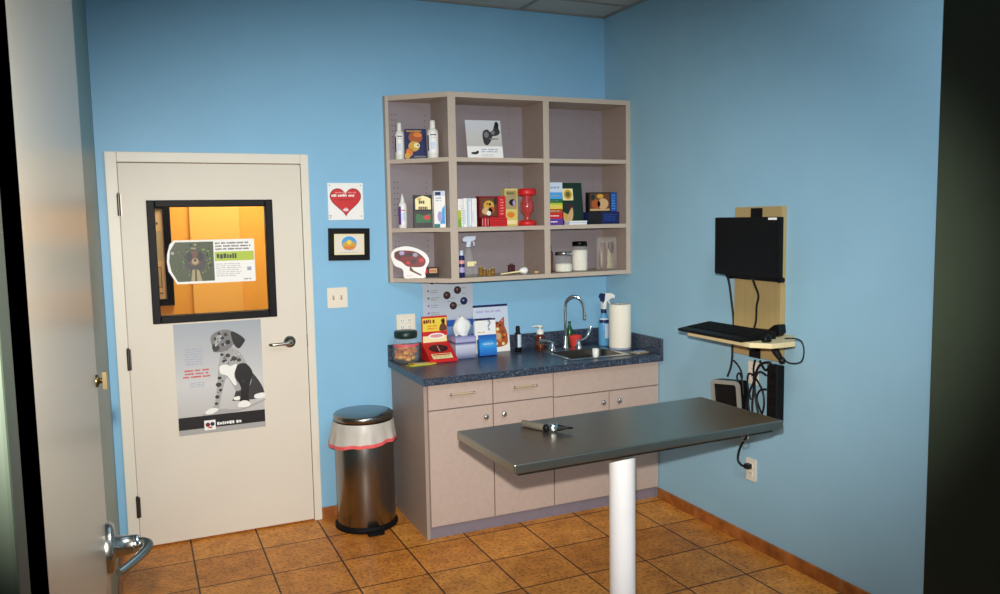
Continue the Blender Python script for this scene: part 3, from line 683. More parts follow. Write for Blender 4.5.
# red cup with green bottle behind
o = MB(); o.lathe([(.03, .0005), (.034, .004), (.044, .064), (.046, .068), (.04, .068), (.03, .01), (.001, .008)], 'sponge_red', 24)
tag(o.build('red_cup', None, (2.605, -.105, CZ)), 'small red cup standing behind the sink by the faucet handle', 'cup')
bottle('green_bottle', 'green bottle standing behind the small red cup', (2.598, -.045, CZ), [(.02, .0005), (.022, .004), (.022, .095), (.01, .125), (.008, .13)], 'bottle_green', [(.009, .128), (.009, .155), (.001, .156)], 'bottle_green')
o = MB(); o.lathe([(.014, 0), (.0175, .004), (.02, .05), (.017, .05), (.013, .006), (.001, .005)], 'white_plastic', 20)
tag(o.build('plastic_cup', None, (2.49, -.548, CZ+.0045)), 'tiny white plastic cup standing on the front rim of sink', 'cup')
o = MB(); o.rbox(-.05, .05, -.035, .035, .0005, .006, .01, 'p_sand').rbox(-.035, .035, -.022, .022, .006, .011, .01, 'p_bluegrey')
tag(o.build('soap_dish', None, (2.818, -.52, CZ), .2), 'flat grey beige dish lying on counter right of the sink', 'dish')
# spray bottle
t = thing('spray_bottle', 'blue spray bottle with white and navy trigger beside the paper towels', 'bottle', (2.782, -.165, CZ))
MB().lathe([(.032, .0005), (.035, .006), (.035, .15), (.03, .178), (.016, .2), (.014, .215)], 'blue_liquid', 24).build('body', t)
o = MB(); arc(o, .0353, 1, -PI*.95, -PI*.02, .148, .168, 'p_navy', 0, 14); arc(o, .034, 1, -PI*.95, -PI*.02, .168, .178, 'p_pale', 0, 14); arc(o, .0353, 1, -PI*.6, -PI*.3, .05, .14, 'p_pale', 0, 10); o.build('label', t)
o = MB(); o.cyl(.018, .21, .235, 'p_navy', n=16).prism([(-.012, .235), (.012, .235), (.016, .28), (.055, .305), (.075, .30), (.078, .32), (.05, .335), (-.0, .338), (-.02, .318)], -.013, .013, 'white_plastic', 'y').prism([(-.03, .318), (-.018, .336), (.006, .336), (.0, .29), (-.014, .27), (-.02, .3)], -.0135, .0135, 'p_navy', 'y').tube([(.03, 0, .292), (.045, 0, .27), (.05, 0, .25)], .006, 'white_plastic', 8, 3)
o.build('trigger', t)
# paper towels
t = thing('paper_towel_roll', 'white paper towel roll standing on its holder in the counter corner', 'paper towel', (2.793, -.34, CZ))
MB().cyl(.070, .0005, .012, 'p_bluegrey', n=32, bev=.004).cyl(.006, .012, .285, 'steel', n=10).build('holder', t)
o = MB(); o.lathe([(.02, .013), (.068, .013), (.069, .018), (.069, .276), (.067, .282), (.02, .282), (.02, .013)], 'towel', 40); o.build('roll', t)

# ------------------------------------------------------------------ things on the shelves
A, B_, C_ = SH[0]+.0005, SH[1]+.0005, SH[2]+.0005
shp = [(.022, 0), (.026, .004), (.026, .14), (.023, .156), (.012, .166), (.011, .17)]
shc = [(.0135, .168), (.0125, .205), (.010, .21), (.001, .2105)]
def shlab(o, r, y):
    arc(o, r, y, -PI*.75, -PI*.4, .128, .134, 'p_navy'); arc(o, r, y, -PI*.72, -PI*.45, .115, .118, 'p_mid'); arc(o, r, y, -PI*.72, -PI*.5, .05, .09, 'p_pale'); arc(o, r, y, -PI*.98, -PI*.85, .04, .13, 'p_navy')
bottle('shampoo_bottle', 'white shampoo bottle on top left shelf, left of the dog book', (1.484, -.052, A), shp, 'white_plastic', shc, 'white_plastic', (.0263, .03, .14, 'p_white', shlab), 'shampoo bottles on the top left shelf')
big = [(r*1.22, z*1.02) for r, z in shp]; bigc = [(r*1.2, z*1.02) for r, z in shc]
bottle('shampoo_bottle', 'larger white shampoo bottle on top left shelf, right of the dog book', (1.642, -.18, A), big, 'white_plastic', bigc, 'white_plastic', (.0321, .03, .14, 'p_white', shlab), 'shampoo bottles on the top left shelf')

def cardobj(name, label, cat, loc, w, h, th, m, draw, tilt=0., rotz=0., group=None):
    o = MB(tr(0, 0, th*math.sin(tilt)*0+.0003) @ rx(-tilt)); o.box(-w/2, w/2, 0, th, 0, h, m); o.M = o.M @ tr(-w/2, -.0003, 0)
    draw(o, w, h)
    return tag(o.build(name, None, loc, rotz), label, cat, group)
def dogbook(o, w, h):
    o.d2(w*.5, h*.72, w*.32, 'p_rust', .0004, 16, h*.2).d2(w*.6, h*.8, w*.2, 'p_orange', .0006, 12, h*.08).d2(w*.42, h*.42, w*.26, 'p_gold', .0006, 16, h*.17).d2(w*.55, h*.45, w*.14, 'p_cream', .0008, 12, h*.09).d2(w*.6, h*.45, w*.04, 'p_black', .001, 8)
    o.d2(w*.2, h*.22, w*.16, 'p_orange', .0006, 12, h*.14).d2(w*.1, h*.1, w*.13, 'p_gold', .0008, 12, h*.1).q2(w*.4, h*.05, w*.95, h*.1, 'p_grey', .0008).scrib(w*.1, h*.88, w*.9, h*.97, 1, 'p_gold', .0008, .7, 81)
cardobj('dog_book', 'dark book with golden dog cover leaning between the two shampoo bottles', 'book', (1.562, -.115, A), .125, .178, .012, 'p_navy', dogbook, .2, -.25)
def cal(o, w, h):
    o.q2(0, 0, w, h*.32, 'p_white', .0005)
    P = [(.48, .42), (.46, .6), (.5, .72), (.62, .76), (.68, .7), (.76, .74), (.82, .88), (.9, .96), (.93, .8), (.96, .68), (.86, .6), (.74, .58), (.7, .48), (.6, .36), (.52, .36)]
    o.p2(smooth2([(u*w, v*h) for u, v in P]), 'p_dark', .0007).d2(w*.88, h*.88, w*.06, 'p_black', .0009, 10, h*.09).d2(w*.57, h*.62, w*.07, 'p_grey', .0009, 10, h*.08).d2(w*.76, h*.68, w*.06, 'p_grey', .0009, 8).q2(w*.64, h*.5, w*.9, h*.53, 'p_grey', .0009)
    o.d2(w*.2, h*.14, w*.1, 'p_dark', .0008, 10, h*.035).d2(w*.28, h*.17, w*.04, 'p_black', .001, 8)
    o.scrib(w*.4, h*.15, w*.9, h*.27, 2, 'p_bluegrey', .0008, .6, 85).scrib(w*.4, h*.05, w*.8, h*.12, 2, 'p_mid', .0008, .5, 86)
cardobj('desk_calendar', 'white desk calendar with a dark dog picture, leaning on top middle shelf', 'calendar', (1.955, -.215, A), .218, .232, .008, 'moon_card', cal, .22, -.1)
o = MB()
# middle shelf, left compartment
bottle('dropper_bottle', 'slim white and pink dropper bottle with pointed tip on middle left shelf', (1.488, -.060, B_), [(.022, 0), (.025, .004), (.025, .13), (.02, .145), (.013, .15)], 'p_white', [(.013, .149), (.011, .165), (.004, .195), (.001, .197)], 'white_plastic', (.0253, .02, .125, 'p_white', lambda o, r, y: (arc(o, r, y, -PI*.98, -PI*.72, .02, .125, 'p_purple'), arc(o, r, y, -PI*.7, -PI*.4, .1, .105, 'p_red'), arc(o, r, y, -PI*.66, -PI*.42, .04, .09, 'p_pale'))))
o = MB(); w, h = .112, .188
o.add([(-w/2, -.022, 0), (w/2, -.022, 0), (w/2, .022, 0), (-w/2, .022, 0), (-w/2, -.018, h*.5), (w/2, -.018, h*.5), (w/2, .018, h*.5), (-w/2, .018, h*.5), (-w/2-.002, -.003, h), (w/2+.002, -.003, h), (w/2+.002, .003, h), (-w/2-.002, .003, h)],
      [(3, 2, 1, 0), (0, 1, 5, 4), (1, 2, 6, 5), (2, 3, 7, 6), (3, 0, 4, 7), (4, 5, 9, 8), (5, 6, 10, 9), (6, 7, 11, 10), (7, 4, 8, 11), (8, 9, 10, 11)], 'p_black')
o.M = tr(-w/2, -.0224, 0) @ rx(-.07)
o.p2([(.01, .085), (.1, .085), (.1, .165), (.085, .175), (.055, .185), (.025, .175), (.01, .165)], 'p_cream', .0012).scrib(.03, .135, .085, .16, 1, 'p_dgreen', .002, .8, 91, 'c').scrib(.025, .1, .09, .125, 1, 'p_brown', .002, .8, 92, 'c').p2([(.012, .03), (.1, .03), (.1, .085), (.06, .07), (.012, .085)], 'p_green', .0018).d2(.075, .06, .02, 'p_red', .0022, 12, .013).d2(.035, .165, .012, 'p_gold', .0018, 10, .008)
tag(o.build('treat_bag', None, (1.584, -.145, B_), -.2), 'black and cream treat bag standing on the middle left shelf', 'bag')
def wbox(o, w, h):
    o.q2(0, h*.86, w, h, 'p_pale', .0004).q2(w*.1, h*.88, w*.6, h*.97, 'p_navy', .0006).scrib(w*.15, h*.7, w*.85, h*.84, 2, 'p_bluegrey', .0006, .6, 93).p2([(w*.5, h*.1), (w*.95, h*.1), (w*.95, h*.62), (w*.7, h*.5)], 'p_sky', .0006).d2(w*.5, h*.3, w*.22, 'p_lilac', .0008, 10, h*.15).q2(0, 0, w*.5, h*.1, 'p_teal', .0006)
cardobj('medicine_box', 'tall white and blue box on the middle left shelf, right of the treat bag', 'box', (1.652, -.24, B_), .066, .208, .05, 'p_white', wbox, 0, -.12)
# bottom shelf, left compartment
def hz(x, y): return ((x-75)/430*.222, (520-y)/380*.186)
o = MB(rx(-.12)); o.prism(smooth2([hz(*p) for p in [(85, 210), (130, 165), (230, 140), (330, 155), (430, 200), (490, 260), (505, 330), (472, 400), (458, 470), (455, 519), (340, 519), (226, 519), (215, 440), (190, 402), (120, 372), (92, 310), (76, 260)]], 3), 0, .006, 'p_white', 'y')
o.M = o.M @ tr(0, -.0003, 0)
o.p2(smooth2([hz(*p) for p in [(115, 230), (150, 195), (240, 190), (350, 205), (420, 250), (465, 310), (450, 370), (390, 392), (260, 380), (200, 330), (125, 285)]], 3), 'p_darkred', .0005)
for x, y, r, m in ((140, 225, 26, 'p_dark'), (200, 220, 30, 'p_lilac'), (290, 235, 36, 'p_maroon'), (240, 250, 22, 'p_dark'), (350, 245, 28, 'p_bluegrey'), (330, 320, 36, 'p_maroon'), (420, 310, 30, 'p_red'), (270, 340, 24, 'p_red'), (350, 300, 18, 'p_dark'), (170, 265, 20, 'p_maroon')):
    u, v = hz(x, y); o.d2(u, v, r*.00052, m, .0008+.00001*r, 9, r*.00042)
o.p2([hz(285, 385), hz(300, 385), hz(330, 430), hz(420, 480), hz(410, 495), hz(320, 450), hz(285, 430)], 'p_brown', .0007)
u, v = hz(250, 500); o.scrib(u, v, u+.045, v+.008, 1, 'p_orange', .0007, .6, 95)
tag(o.build('cutout_display', None, (1.402, -.075, C_), -.42), 'white head-shaped cut-out display with dark red picture on lowest left shelf', 'display')
def rb(o, w, h): o.q2(0, 0, w, h*.35, 'p_black', .0004).d2(w*.22, h*.62, w*.16, 'p_red', .0006, 10, h*.25).q2(w*.45, h*.42, w*.9, h*.9, 'p_tan', .0006).scrib(w*.5, h*.5, w*.88, h*.8, 1, 'p_rust', .0008, .7, 96)
cardobj('small_box', 'small black and red box lying right of the white cut-out display', 'box', (1.628, -.115, C_), .104, .056, .06, 'p_maroon', rb, 0, -.1)
# middle shelf, middle compartment: books
def book(label, x, y, w, h, dpt, cover, group, draw=None, page=True):
    o = MB(); o.box(0, w, 0, dpt, 0, h, cover)
    if draw: o.M = tr(0, -.0003, 0); draw(o, w, h)
    return tag(o.build('book', None, (x, y, B_)), label, 'book', group)
xx = 1.769
specs = [('green and white booklet at the left end of the booklet row, middle shelf', .034, .162, 'p_white', lambda o, w, h: (o.q2(0, 0, w*.6, h*.6, 'p_lime'), o.p2([(0, 0), (w*.7, 0), (w*.45, h*.35), (0, h*.25)], 'p_limegrass', .0006), o.scrib(w*.62, h*.1, w*.95, h*.8, 8, 'p_mid', .0006, .5, 101))),
         ('white booklet second from left in the booklet row', .026, .166, 'p_white', lambda o, w, h: o.q2(w*.1, h*.1, w*.5, h*.6, 'p_pale')),
         ('white booklet third from left in the booklet row', .026, .166, 'p_pale', lambda o, w, h: o.q2(w*.5, h*.06, w*.9, h*.9, 'p_white')),
         ('white booklet fourth from left, nearest the red dog box', .034, .165, 'p_white', lambda o, w, h: o.q2(w*.1, h*.15, w*.35, h*.55, 'p_pale'))]
for lb, w, h, cv, dr in specs:
    book(lb, xx, -.225, w-.003, h, .14, cv, 'booklets on the middle shelf', dr); xx += w
for k in range(3):
    book('thin dark red book, %s of three standing under the puppy picture box' % ('leftmost', 'middle', 'rightmost')[k], 1.912+.017*k, -.232, .0155, .052, .15, ('p_darkred', 'p_red', 'p_darkred')[k], 'thin red books', lambda o, w, h: o.q2(w*.35, h*.1, w*.65, h*.9, 'p_pink'))
o = MB(); o.box(0, .112, 0, .15, 0, .052, 'p_red'); o.M = tr(0, -.0003, 0)
for v in (.012, .024, .038): o.q2(.004, v, .108, v+.003, 'p_darkred')
tag(o.build('red_box', None, (1.966, -.232, B_)), 'low red box on middle shelf beneath the puppy picture box', 'box')
def pup(o, w, h):
    o.q2(w*.06, h*.08, w*.66, h*.9, 'p_brown').d2(w*.36, h*.55, w*.2, 'p_gold', .0006, 14, h*.25).d2(w*.3, h*.3, w*.2, 'p_tan', .0008, 12, h*.18).d2(w*.46, h*.35, w*.12, 'p_rust', .0008, 10, h*.16).d2(w*.4, h*.62, w*.05, 'p_black', .001, 8).d2(w*.3, h*.64, w*.03, 'p_black', .001, 8).q2(w*.56, h*.6, w*.66, h*.9, 'p_dgreen', .0008).d2(w*.36, h*.2, w*.08, 'p_white', .001, 10)
    o.q2(w*.72, h*.03, w*.98, h*.98, 'p_red', .0006).scrib(w*.8, h*.1, w*.93, h*.9, 6, 'p_pink', .0008, .5, 111)
cardobj('picture_box', 'dark red box with puppy picture standing on the red books', 'box', (1.996, -.205, B_+.0525), .172, .125, .05, 'p_darkred', pup)
def yel(o, w, h):
    o.q2(w*.08, h*.45, w*.92, h*.95, 'p_sand', .0004).d2(w*.6, h*.63, w*.28, 'p_black', .0006, 12, h*.09).d2(w*.72, h*.62, w*.12, 'p_lilac', .0008, 10, h*.07).d2(w*.45, h*.3, w*.3, 'p_orange', .0006, 12, h*.08).q2(w*.1, h*.05, w*.9, h*.15, 'p_cream', .0006).scrib(w*.15, h*.82, w*.85, h*.93, 1, 'p_olive', .0006, .7, 112)
cardobj('treat_box', 'tall yellow green box next to the red dispenser on middle shelf', 'box', (2.126, -.19, B_), .085, .222, .05, 'p_straw', yel)
t = thing('red_dispenser', 'red candy dispenser with clear waist and round red top and base', 'dispenser', (2.214, -.225, B_))
MB().lathe([(.05, 0), (.055, .004), (.055, .022), (.048, .03), (.02, .034)], 'p_red', 28).build('base', t)
MB().lathe([(.02, .033), (.016, .05), (.022, .065), (.040, .09), (.042, .13), (.03, .155), (.026, .18)], 'gum_clear', 28).build('globe', t)
MB().lathe([(.03, .178), (.052, .182), (.055, .19), (.055, .21), (.048, .22), (.001, .222)], 'p_red', 28).build('lid', t)
# bottom shelf, middle compartment
bottle('small_bottle', 'small dark purple bottle with white cap at the left of lowest middle shelf', (1.768, -.265, C_), [(.016, 0), (.018, .003), (.018, .12), (.01, .13)], 'p_navy', [(.012, .128), (.011, .156), (.001, .158)], 'p_pale', (.0183, .03, .06, 'p_lilac', lambda o, r, y: arc(o, r, y, -PI*.9, -PI*.1, .08, .1, 'p_pink')))
t = thing('spray_bottle', 'clear empty spray bottle with pale trigger on lowest middle shelf', 'bottle', (1.842, -.19, C_))
MB().lathe([(.030, 0), (.033, .005), (.033, .09), (.028, .12), (.016, .165), (.013, .175)], 'clear_plastic', 24).build('body', t)
MB().box(-.022, .022, -.0345, -.0335, .06, .088, 'p_cream').build('label', t)
o = MB(); o.cyl(.016, .172, .19, 'p_pale', n=14).prism([(-.012, .19), (.012, .19), (.014, .205), (.04, .212), (.045, .235), (-.02, .235), (-.038, .225), (-.036, .205), (-.014, .205)], -.012, .012, 'p_pale', 'y').tube([(.03, 0, .205), (.038, 0, .19), (.036, 0, .178)], .005, 'p_pale', 8, 3); o.build('trigger', t)
for k, (x, y, h, r, m) in enumerate(((1.893, -.17, .085, .012, 'clear_plastic'), (1.915, -.20, .06, .013, 'amber_glass'), (1.943, -.19, .045, .014, 'amber_glass'), (1.968, -.21, .04, .012, 'amber_glass'), (1.992, -.20, .05, .013, 'amber_glass'))):
    nm = ['tall clear glass vial with cork next to the clear spray bottle', 'tallest amber vial, leftmost of the amber vials', 'second amber vial from the clear spray bottle', 'shortest amber vial on lowest middle shelf', 'rightmost amber vial on the lowest middle shelf'][k]
    t = thing('glass_vial', nm, 'vial', (x, y, C_), 0, 'glass vials on the lowest shelf')
    MB().lathe([(r*.9, 0), (r, .003), (r, h*.65), (r*.6, h*.78), (r*.6, h*.85)], m, 14).build('body', t)
    MB().lathe([(r*.7, h*.84), (r*.7, h), (.001, h*1.01)], 'p_sand' if k else 'p_cream', 12).build('stopper', t)
o = MB(); o.tube([(-.15, .01, .007), (-.08, .004, .013), (-.02, 0, .019)], lambda q: .004+.002*q, 'p_cream', 8, 3).lathe([(.008, -.028), (.014, -.02), (.02, -.004), (.022, .008), (.017, .02), (.001, .024)], 'p_white', 18, M=tr(0, 0, .0225) @ ry(PI/2))
tag(o.build('percussion_hammer', None, (2.176, -.245, C_), .03), 'cream round-headed hammer lying on lowest middle shelf', 'hammer')
o = MB(); o.rbox(-.019, .019, -.015, .015, 0, .052, .004, 'p_maroon').cyl(.01, .052, .06, 'p_dark', n=12)
tag(o.build('small_bottle', None, (2.148, -.13, C_)), 'tiny dark red bottle standing behind the cream hammer', 'bottle')
o = MB(); o.sphere(.013, (0, 0, .009), 'p_tan', 12, (1.3, .9, .7))
tag(o.build('rubber_ball', None, (2.262, -.245, C_)), 'tiny tan rounded piece lying right of the cream hammer', 'ball')
# middle shelf, right compartment
def rainbow(o, w, h):
    for k, (a, b, m) in enumerate(((.0, .15, 'p_purple'), (.15, .28, 'p_red'), (.28, .38, 'p_rust'), (.38, .47, 'p_yellow'), (.47, .52, 'p_lime'), (.52, .61, 'p_green'), (.61, .77, 'p_sky'), (.77, 1., 'p_pale'))):
        o.q2(0, h*a, w, h*b, m, .0004)
        o.scrib(w*.1, h*(a+.02), w*.9, h*(b-.02), 1, 'p_white' if k < 3 else 'p_bluegrey', .0006, .3, 120+k)
cardobj('rainbow_box', 'tall box with rainbow stripes at the left of right middle shelf', 'box', (2.415, -.215, B_), .092, .258, .09, 'p_white', rainbow)
def green(o, w, h):
    o.q2(w*.04, h*.58, w*.55, h*.86, 'p_cream', .0004).d2(w*.3, h*.72, w*.2, 'p_gold', .0006, 16, h*.12).d2(w*.3, h*.72, w*.12, 'p_olive', .0008, 12, h*.07).d2(w*.38, h*.42, w*.16, 'p_maroon', .0005, 10, h*.08).p2(smooth2([(w*.02, h*.1), (w*.04, h*.3), (w*.2, h*.22), (w*.38, h*.36), (w*.48, h*.4), (w*.5, h*.25), (w*.42, h*.1), (w*.2, h*.06)]), 'p_tan', .0006).d2(w*.14, h*.2, w*.1, 'p_gold', .0008, 10, h*.07)
cardobj('green_folder', 'dark green folder with gold seal and puppies leaning on right middle shelf', 'folder', (2.562, -.178, B_), .142, .262, .008, 'p_dgreen', green, .14, -.05)
for k in range(3):
    o = MB(); o.box(-.062, .062, -.03, .03, .0002, .0075, ('p_white', 'p_pale', 'white_paper')[k])
    tag(o.build('leaflet_pad', None, (2.535+.002*k, -.245+.001*k, B_+.0078*k), .02*k), '%s white leaflet pad in the stack before the dark green folder' % ('bottom', 'middle', 'top')[k], 'leaflet', 'white leaflet pads')
def bl(o, w, h): o.q2(0, 0, w*.42, h, 'p_black', .0004).scrib(w*.5, h*.2, w*.95, h*.85, 4, 'p_blue', .0006, .5, 131)
o = MB(); o.box(-.112, .112, 0, .12, 0, .075, 'p_navy'); o.M = tr(-.112, -.0003, 0); bl(o, .224, .075)
tag(o.build('book_box', None, (2.752, -.225, B_)), 'low black and blue box on right middle shelf under the picture book', 'box')
def pb(o, w, h):
    o.q2(w*.04, h*.06, w*.74, h*.94, 'p_brown', .0004).d2(w*.25, h*.4, w*.16, 'p_rust', .0006, 12, h*.25).d2(w*.5, h*.42, w*.2, 'p_tan', .0006, 12, h*.28).d2(w*.4, h*.8, w*.12, 'p_gold', .0006, 10, h*.12).q2(w*.04, h*.06, w*.74, h*.16, 'p_tan', .0008).d2(w*.14, h*.75, w*.08, 'p_dgreen', .0006, 10, h*.15).q2(w*.78, h*.02, w*.99, h*.98, 'p_blue', .0006).scrib(w*.82, h*.1, w*.95, h*.9, 6, 'p_sky', .0008, .5, 133)
cardobj('picture_book', 'dark picture book with blue spine standing on the black and blue box', 'book', (2.756, -.205, B_+.0755), .205, .122, .04, 'p_black', pb)
# lowest shelf, right compartment
bottle('brown_bottle', 'brown bottle half hidden by the shelf divider, left of the short jar', (2.368, -.205, C_), [(.024, 0), (.027, .005), (.027, .12), (.015, .14)], 'amber', [(.015, .138), (.015, .165), (.001, .166)], 'black_plastic')
def jar(label, loc, r, h, fill, lid_m, lm):
    t = thing('glass_jar', label, 'jar', loc)
    MB().lathe([(r*.92, 0), (r, .006), (r, h*.72), (r*.8, h*.82), (r*.8, h*.86)], 'clear_plastic', 28).build('body', t)
    lp = [(r*.82, h*.85), (r*.9, h*.855), (r*.9, h*.97), (r*.8, h), (.001, h*1.005)] if lm == 0 else [(r*.84, h*.85), (r*.88, h*.86), (r*.88, h*.9), (r*.3, h*.93), (r*.26, h*.98), (.001, h)]
    MB().lathe(lp, lid_m, 28).build('lid', t)
    MB().lathe([(r*.88, .005), (r*.93, .01), (r*.93, fill), (r*.7, fill+.006), (.001, fill+.008)], 'cotton', 24).build('filling', t)
jar('short clear jar half full of white cotton on lowest right shelf', (2.461, -.22, C_), .057, .125, .048, 'chrome', 0)
jar('tall clear jar full of white cotton with dark lid on lowest right shelf', (2.588, -.2, C_), .052, .185, .128, 'black_gloss', 0)
t = thing('specimen_bag', 'clear plastic pouch with brown model inside at right end of lowest shelf', 'bag', (2.782, -.2, C_))
o = MB(); n = 7; vs = []; fs = []
for s in (-1, 1):
    for j in range(n):
        for i in range(n):
            u = -1+2*i/(n-1); v = j/(n-1); k = (1-u*u)*(1-v**2)
            vs.append((u*.075*(1-.05*v), s*(.004+.035*max(k, 0)**.6), .002+v*.205))
for s in (0, 1):
    for j in range(n-1):
        for i in range(n-1):
            a = s*n*n+j*n+i; q = (a, a+1, a+n+1, a+n); fs.append(q if s == 0 else q[::-1])
for j in range(n-1):
    for i in (0, n-1):
        a = j*n+i; fs.append((a, a+n, a+n+n*n, a+n*n))
for j in (0, n-1):
    for i in range(n-1):
        a = j*n+i; fs.append((a, a+1, a+1+n*n, a+n*n))
o.add(vs, fs, 'pouch_film', True); o.build('pouch', t)
o = MB(); o.lathe([(.022, .008), (.032, .04), (.026, .1), (.02, .15), (.022, .17)], 'p_brown', 14, (-.024, 0, 0), ry=.7).lathe([(.026, .01), (.026, .05), (.016, .10), (.006, .14)], 'p_sand', 12, (.022, 0, 0), ry=.7).lathe([(.014, .10), (.022, .14), (.016, .175)], 'p_maroon', 12, (.034, 0, 0), ry=.7); o.build('model', t)

# ------------------------------------------------------------------ trash can
t = thing('trash_can', 'round brushed steel step trash can with pink-edged liner, beside the white door', 'trash can', (1.178, -.197, 0))
R0 = .163
MB().lathe([(R0, .03), (R0+.002, .034), (R0+.002, .60), (R0-.004, .612), (R0-.01, .612)], 'brushed', 48).build('body', t)
o = MB(); o.lathe([(R0+.006, .0005), (R0+.014, .006), (R0+.014, .02), (R0+.004, .032)], 'rubber', 48).rbox(-.045, .045, -R0-.055, -R0+.01, .004, .018, .012, 'rubber'); o.build('base', t)
o = MB(); o.lathe([(R0-.012, .613), (R0+.002, .617), (R0+.003, .645), (R0-.006, .652), (R0*.6, .658), (.001, .660)], 'brushed', 48); o.build('lid', t)
o = MB(); n = 72; rn = random.Random(8)
rings = [(R0+.0045, .612), (R0+.009, .59), (R0+.012, .56), (R0+.015, .53), (R0+.019, .50)]
def hem(a): return .003*math.sin(5*a)+.012*math.sin(a+2.0)+.002*math.sin(11*a+1)
vs = []; fs = []
for k, (r, z) in enumerate(rings):
    q = k/(len(rings)-1)
    for i in range(n):
        a = 2*PI*i/n; rr = r+q*(.004*math.sin(7*a)+.004*math.sin(16*a+2)+.012*max(0, math.cos(a-PI))); vs.append((rr*math.cos(a), rr*math.sin(a), z+q*hem(a)))
for k in range(len(rings)-1):
    for i in range(n): j = (i+1) % n; fs.append((k*n+i, k*n+j, (k+1)*n+j, (k+1)*n+i))
o.add(vs, fs, 'bag_film', True); b = o.build('liner', t)
o = MB(); vs2 = []; fs = []
L = vs[-n:]
for dz, dr in ((.004, 1.004), (-.006, 1.012), (-.016, 1.004)):
    for v in L: vs2.append((v[0]*dr, v[1]*dr, v[2]+dz))
for k in range(2):
    for i in range(n): j = (i+1) % n; fs.append((k*n+i, k*n+j, (k+1)*n+j, (k+1)*n+i))
o.add(vs2, fs, 'pink_tie', True); o.build('drawstring', b)

# ------------------------------------------------------------------ exam table
TZ = .90
t = thing('exam_table', 'stainless steel exam table on one white round pedestal, in front of the cabinets', 'table', (1.768, -1.948, 0), .0265)
TW, TD = .602, .250
o = MB(); o.box(-TW, TW, -TD, TD, TZ-.034, TZ, 'table_steel'); o.build('tabletop', t, bevel=.004)
MB().box(-TW+.03, TW-.03, -TD+.03, TD-.03, TZ-.05, TZ-.0345, 'dark_nickel').build('underframe', t)
MB().cyl(.052, .02, TZ-.051, 'pole_white', n=40).build('pedestal', t)
MB().lathe([(.19, .0005), (.19, .008), (.18, .016), (.06, .02)], 'pole_white', 40).build('base_plate', t)
o = MB(); o.tube([(-.015, 0, 0), (-.015, 0, -.022), (0, 0, -.03), (.015, 0, -.022), (.015, 0, 0)], .0025, 'steel', 6, 4); o.build('hook', t, (.42, -TD+.02, TZ-.034))
# otoscope lying on the table
t = thing('otoscope', 'metal handled otoscope with black tip lying on the steel table', 'otoscope', (1.45, -1.85, TZ+.0005), math.radians(-66)); t.scale = (.74, .82, .82)
# along local x: handle from -.11 to .06, head, tip
R_ = .0165
MB().lathe([(R_*.7, -.115), (R_*.95, -.11), (R_, -.1), (R_, .03), (R_*.9, .04)], 'device_grey', 20, M=tr(0, 0, R_) @ ry(PI/2)).build('handle', t)
MB().lathe([(R_*.98, .04), (R_*1.02, .045), (R_*1.02, .062), (R_*.8, .066)], 'black_plastic', 20, M=tr(0, 0, R_) @ ry(PI/2)).build('collar', t)
o = MB(); o.lathe([(.013, -.022), (.02, -.018), (.02, .02), (.013, .024)], 'chrome', 20, M=tr(.085, .012, R_+.004) @ rz(math.radians(45)) @ ry(PI/2)); o.build('head', t)
o = MB(); o.lathe([(.016, .024), (.013, .04), (.007, .065), (.0035, .1), (.001, .1)], 'black_plastic', 18, M=tr(.085, .012, R_+.003) @ rz(math.radians(33)) @ ry(PI/2)); o.build('tip', t)

# ------------------------------------------------------------------ computer station on the right wall
t = thing('computer_mount', 'tan wall-mounted computer station board with folding keyboard tray on right wall', 'wall mount', (XR, -1.47, 0))
MB().box(-.032, -.001, -.165, .165, 1.005, 1.757, 'tan_board').build('board', t, bevel=.002)
for z0, z1 in ((1.40, 1.75), (1.003, 1.11)): MB().box(-.038, -.0325, -.035, .042, z0, z1, 'black_plastic').build('track', t)
o = MB(); o.box(-.149, -.0385, -.03, .03, 1.54, 1.60, 'black_plastic').box(-.056, -.0385, -.175, .165, 1.395, 1.415, 'black_plastic')
for y in (-.182, .172): o.cyl(.013, -.062, -.034, 'black_plastic', c=(0, 0, 0), n=12, M=tr(0, y, 1.405) @ ry(PI/2))
o.build('monitor_arm', t)
# tray
poly = [(-.033, .375), (-.26, .26), (-.36, .12), (-.36, -.325), (-.30, -.40), (-.17, -.405), (-.033, -.26)]
MB().prism(poly, 1.125, 1.148, 'tan_tray').build('keyboard_tray', t, bevel=.003)
o = MB(); o.prism([(-.0325, 1.03), (-.0325, 1.124), (-.2, 1.124), (-.2, 1.112)], -.02, .02, 'black_plastic', 'y'); o.build('tray_bracket', t)
# monitor
t = mon = thing('monitor', 'black flat computer monitor with small white sticker, mounted on the tan board', 'monitor', (2.70, -1.578, 1.43))
o = MB(); o.rbox(0, .022, -.222, .222, 0, .277, .006, 'black_plastic', 'x').rbox(.022, .05, -.13, .13, .05, .23, .02, 'black_plastic', 'x'); o.prism([(-.222, 0), (-.1, -.008), (0, -.014), (.1, -.008), (.222, 0), (.222, .01), (-.222, .01)], .004, .02, 'black_plastic', 'x'); o.build('housing', t)
MB().box(-.0012, 0, -.206, .206, .022, .262, 'black_gloss').build('screen', t)
MB().box(-.0016, -.0003, -.204, -.15, .2635, .2735, 'p_white').build('sticker', t)
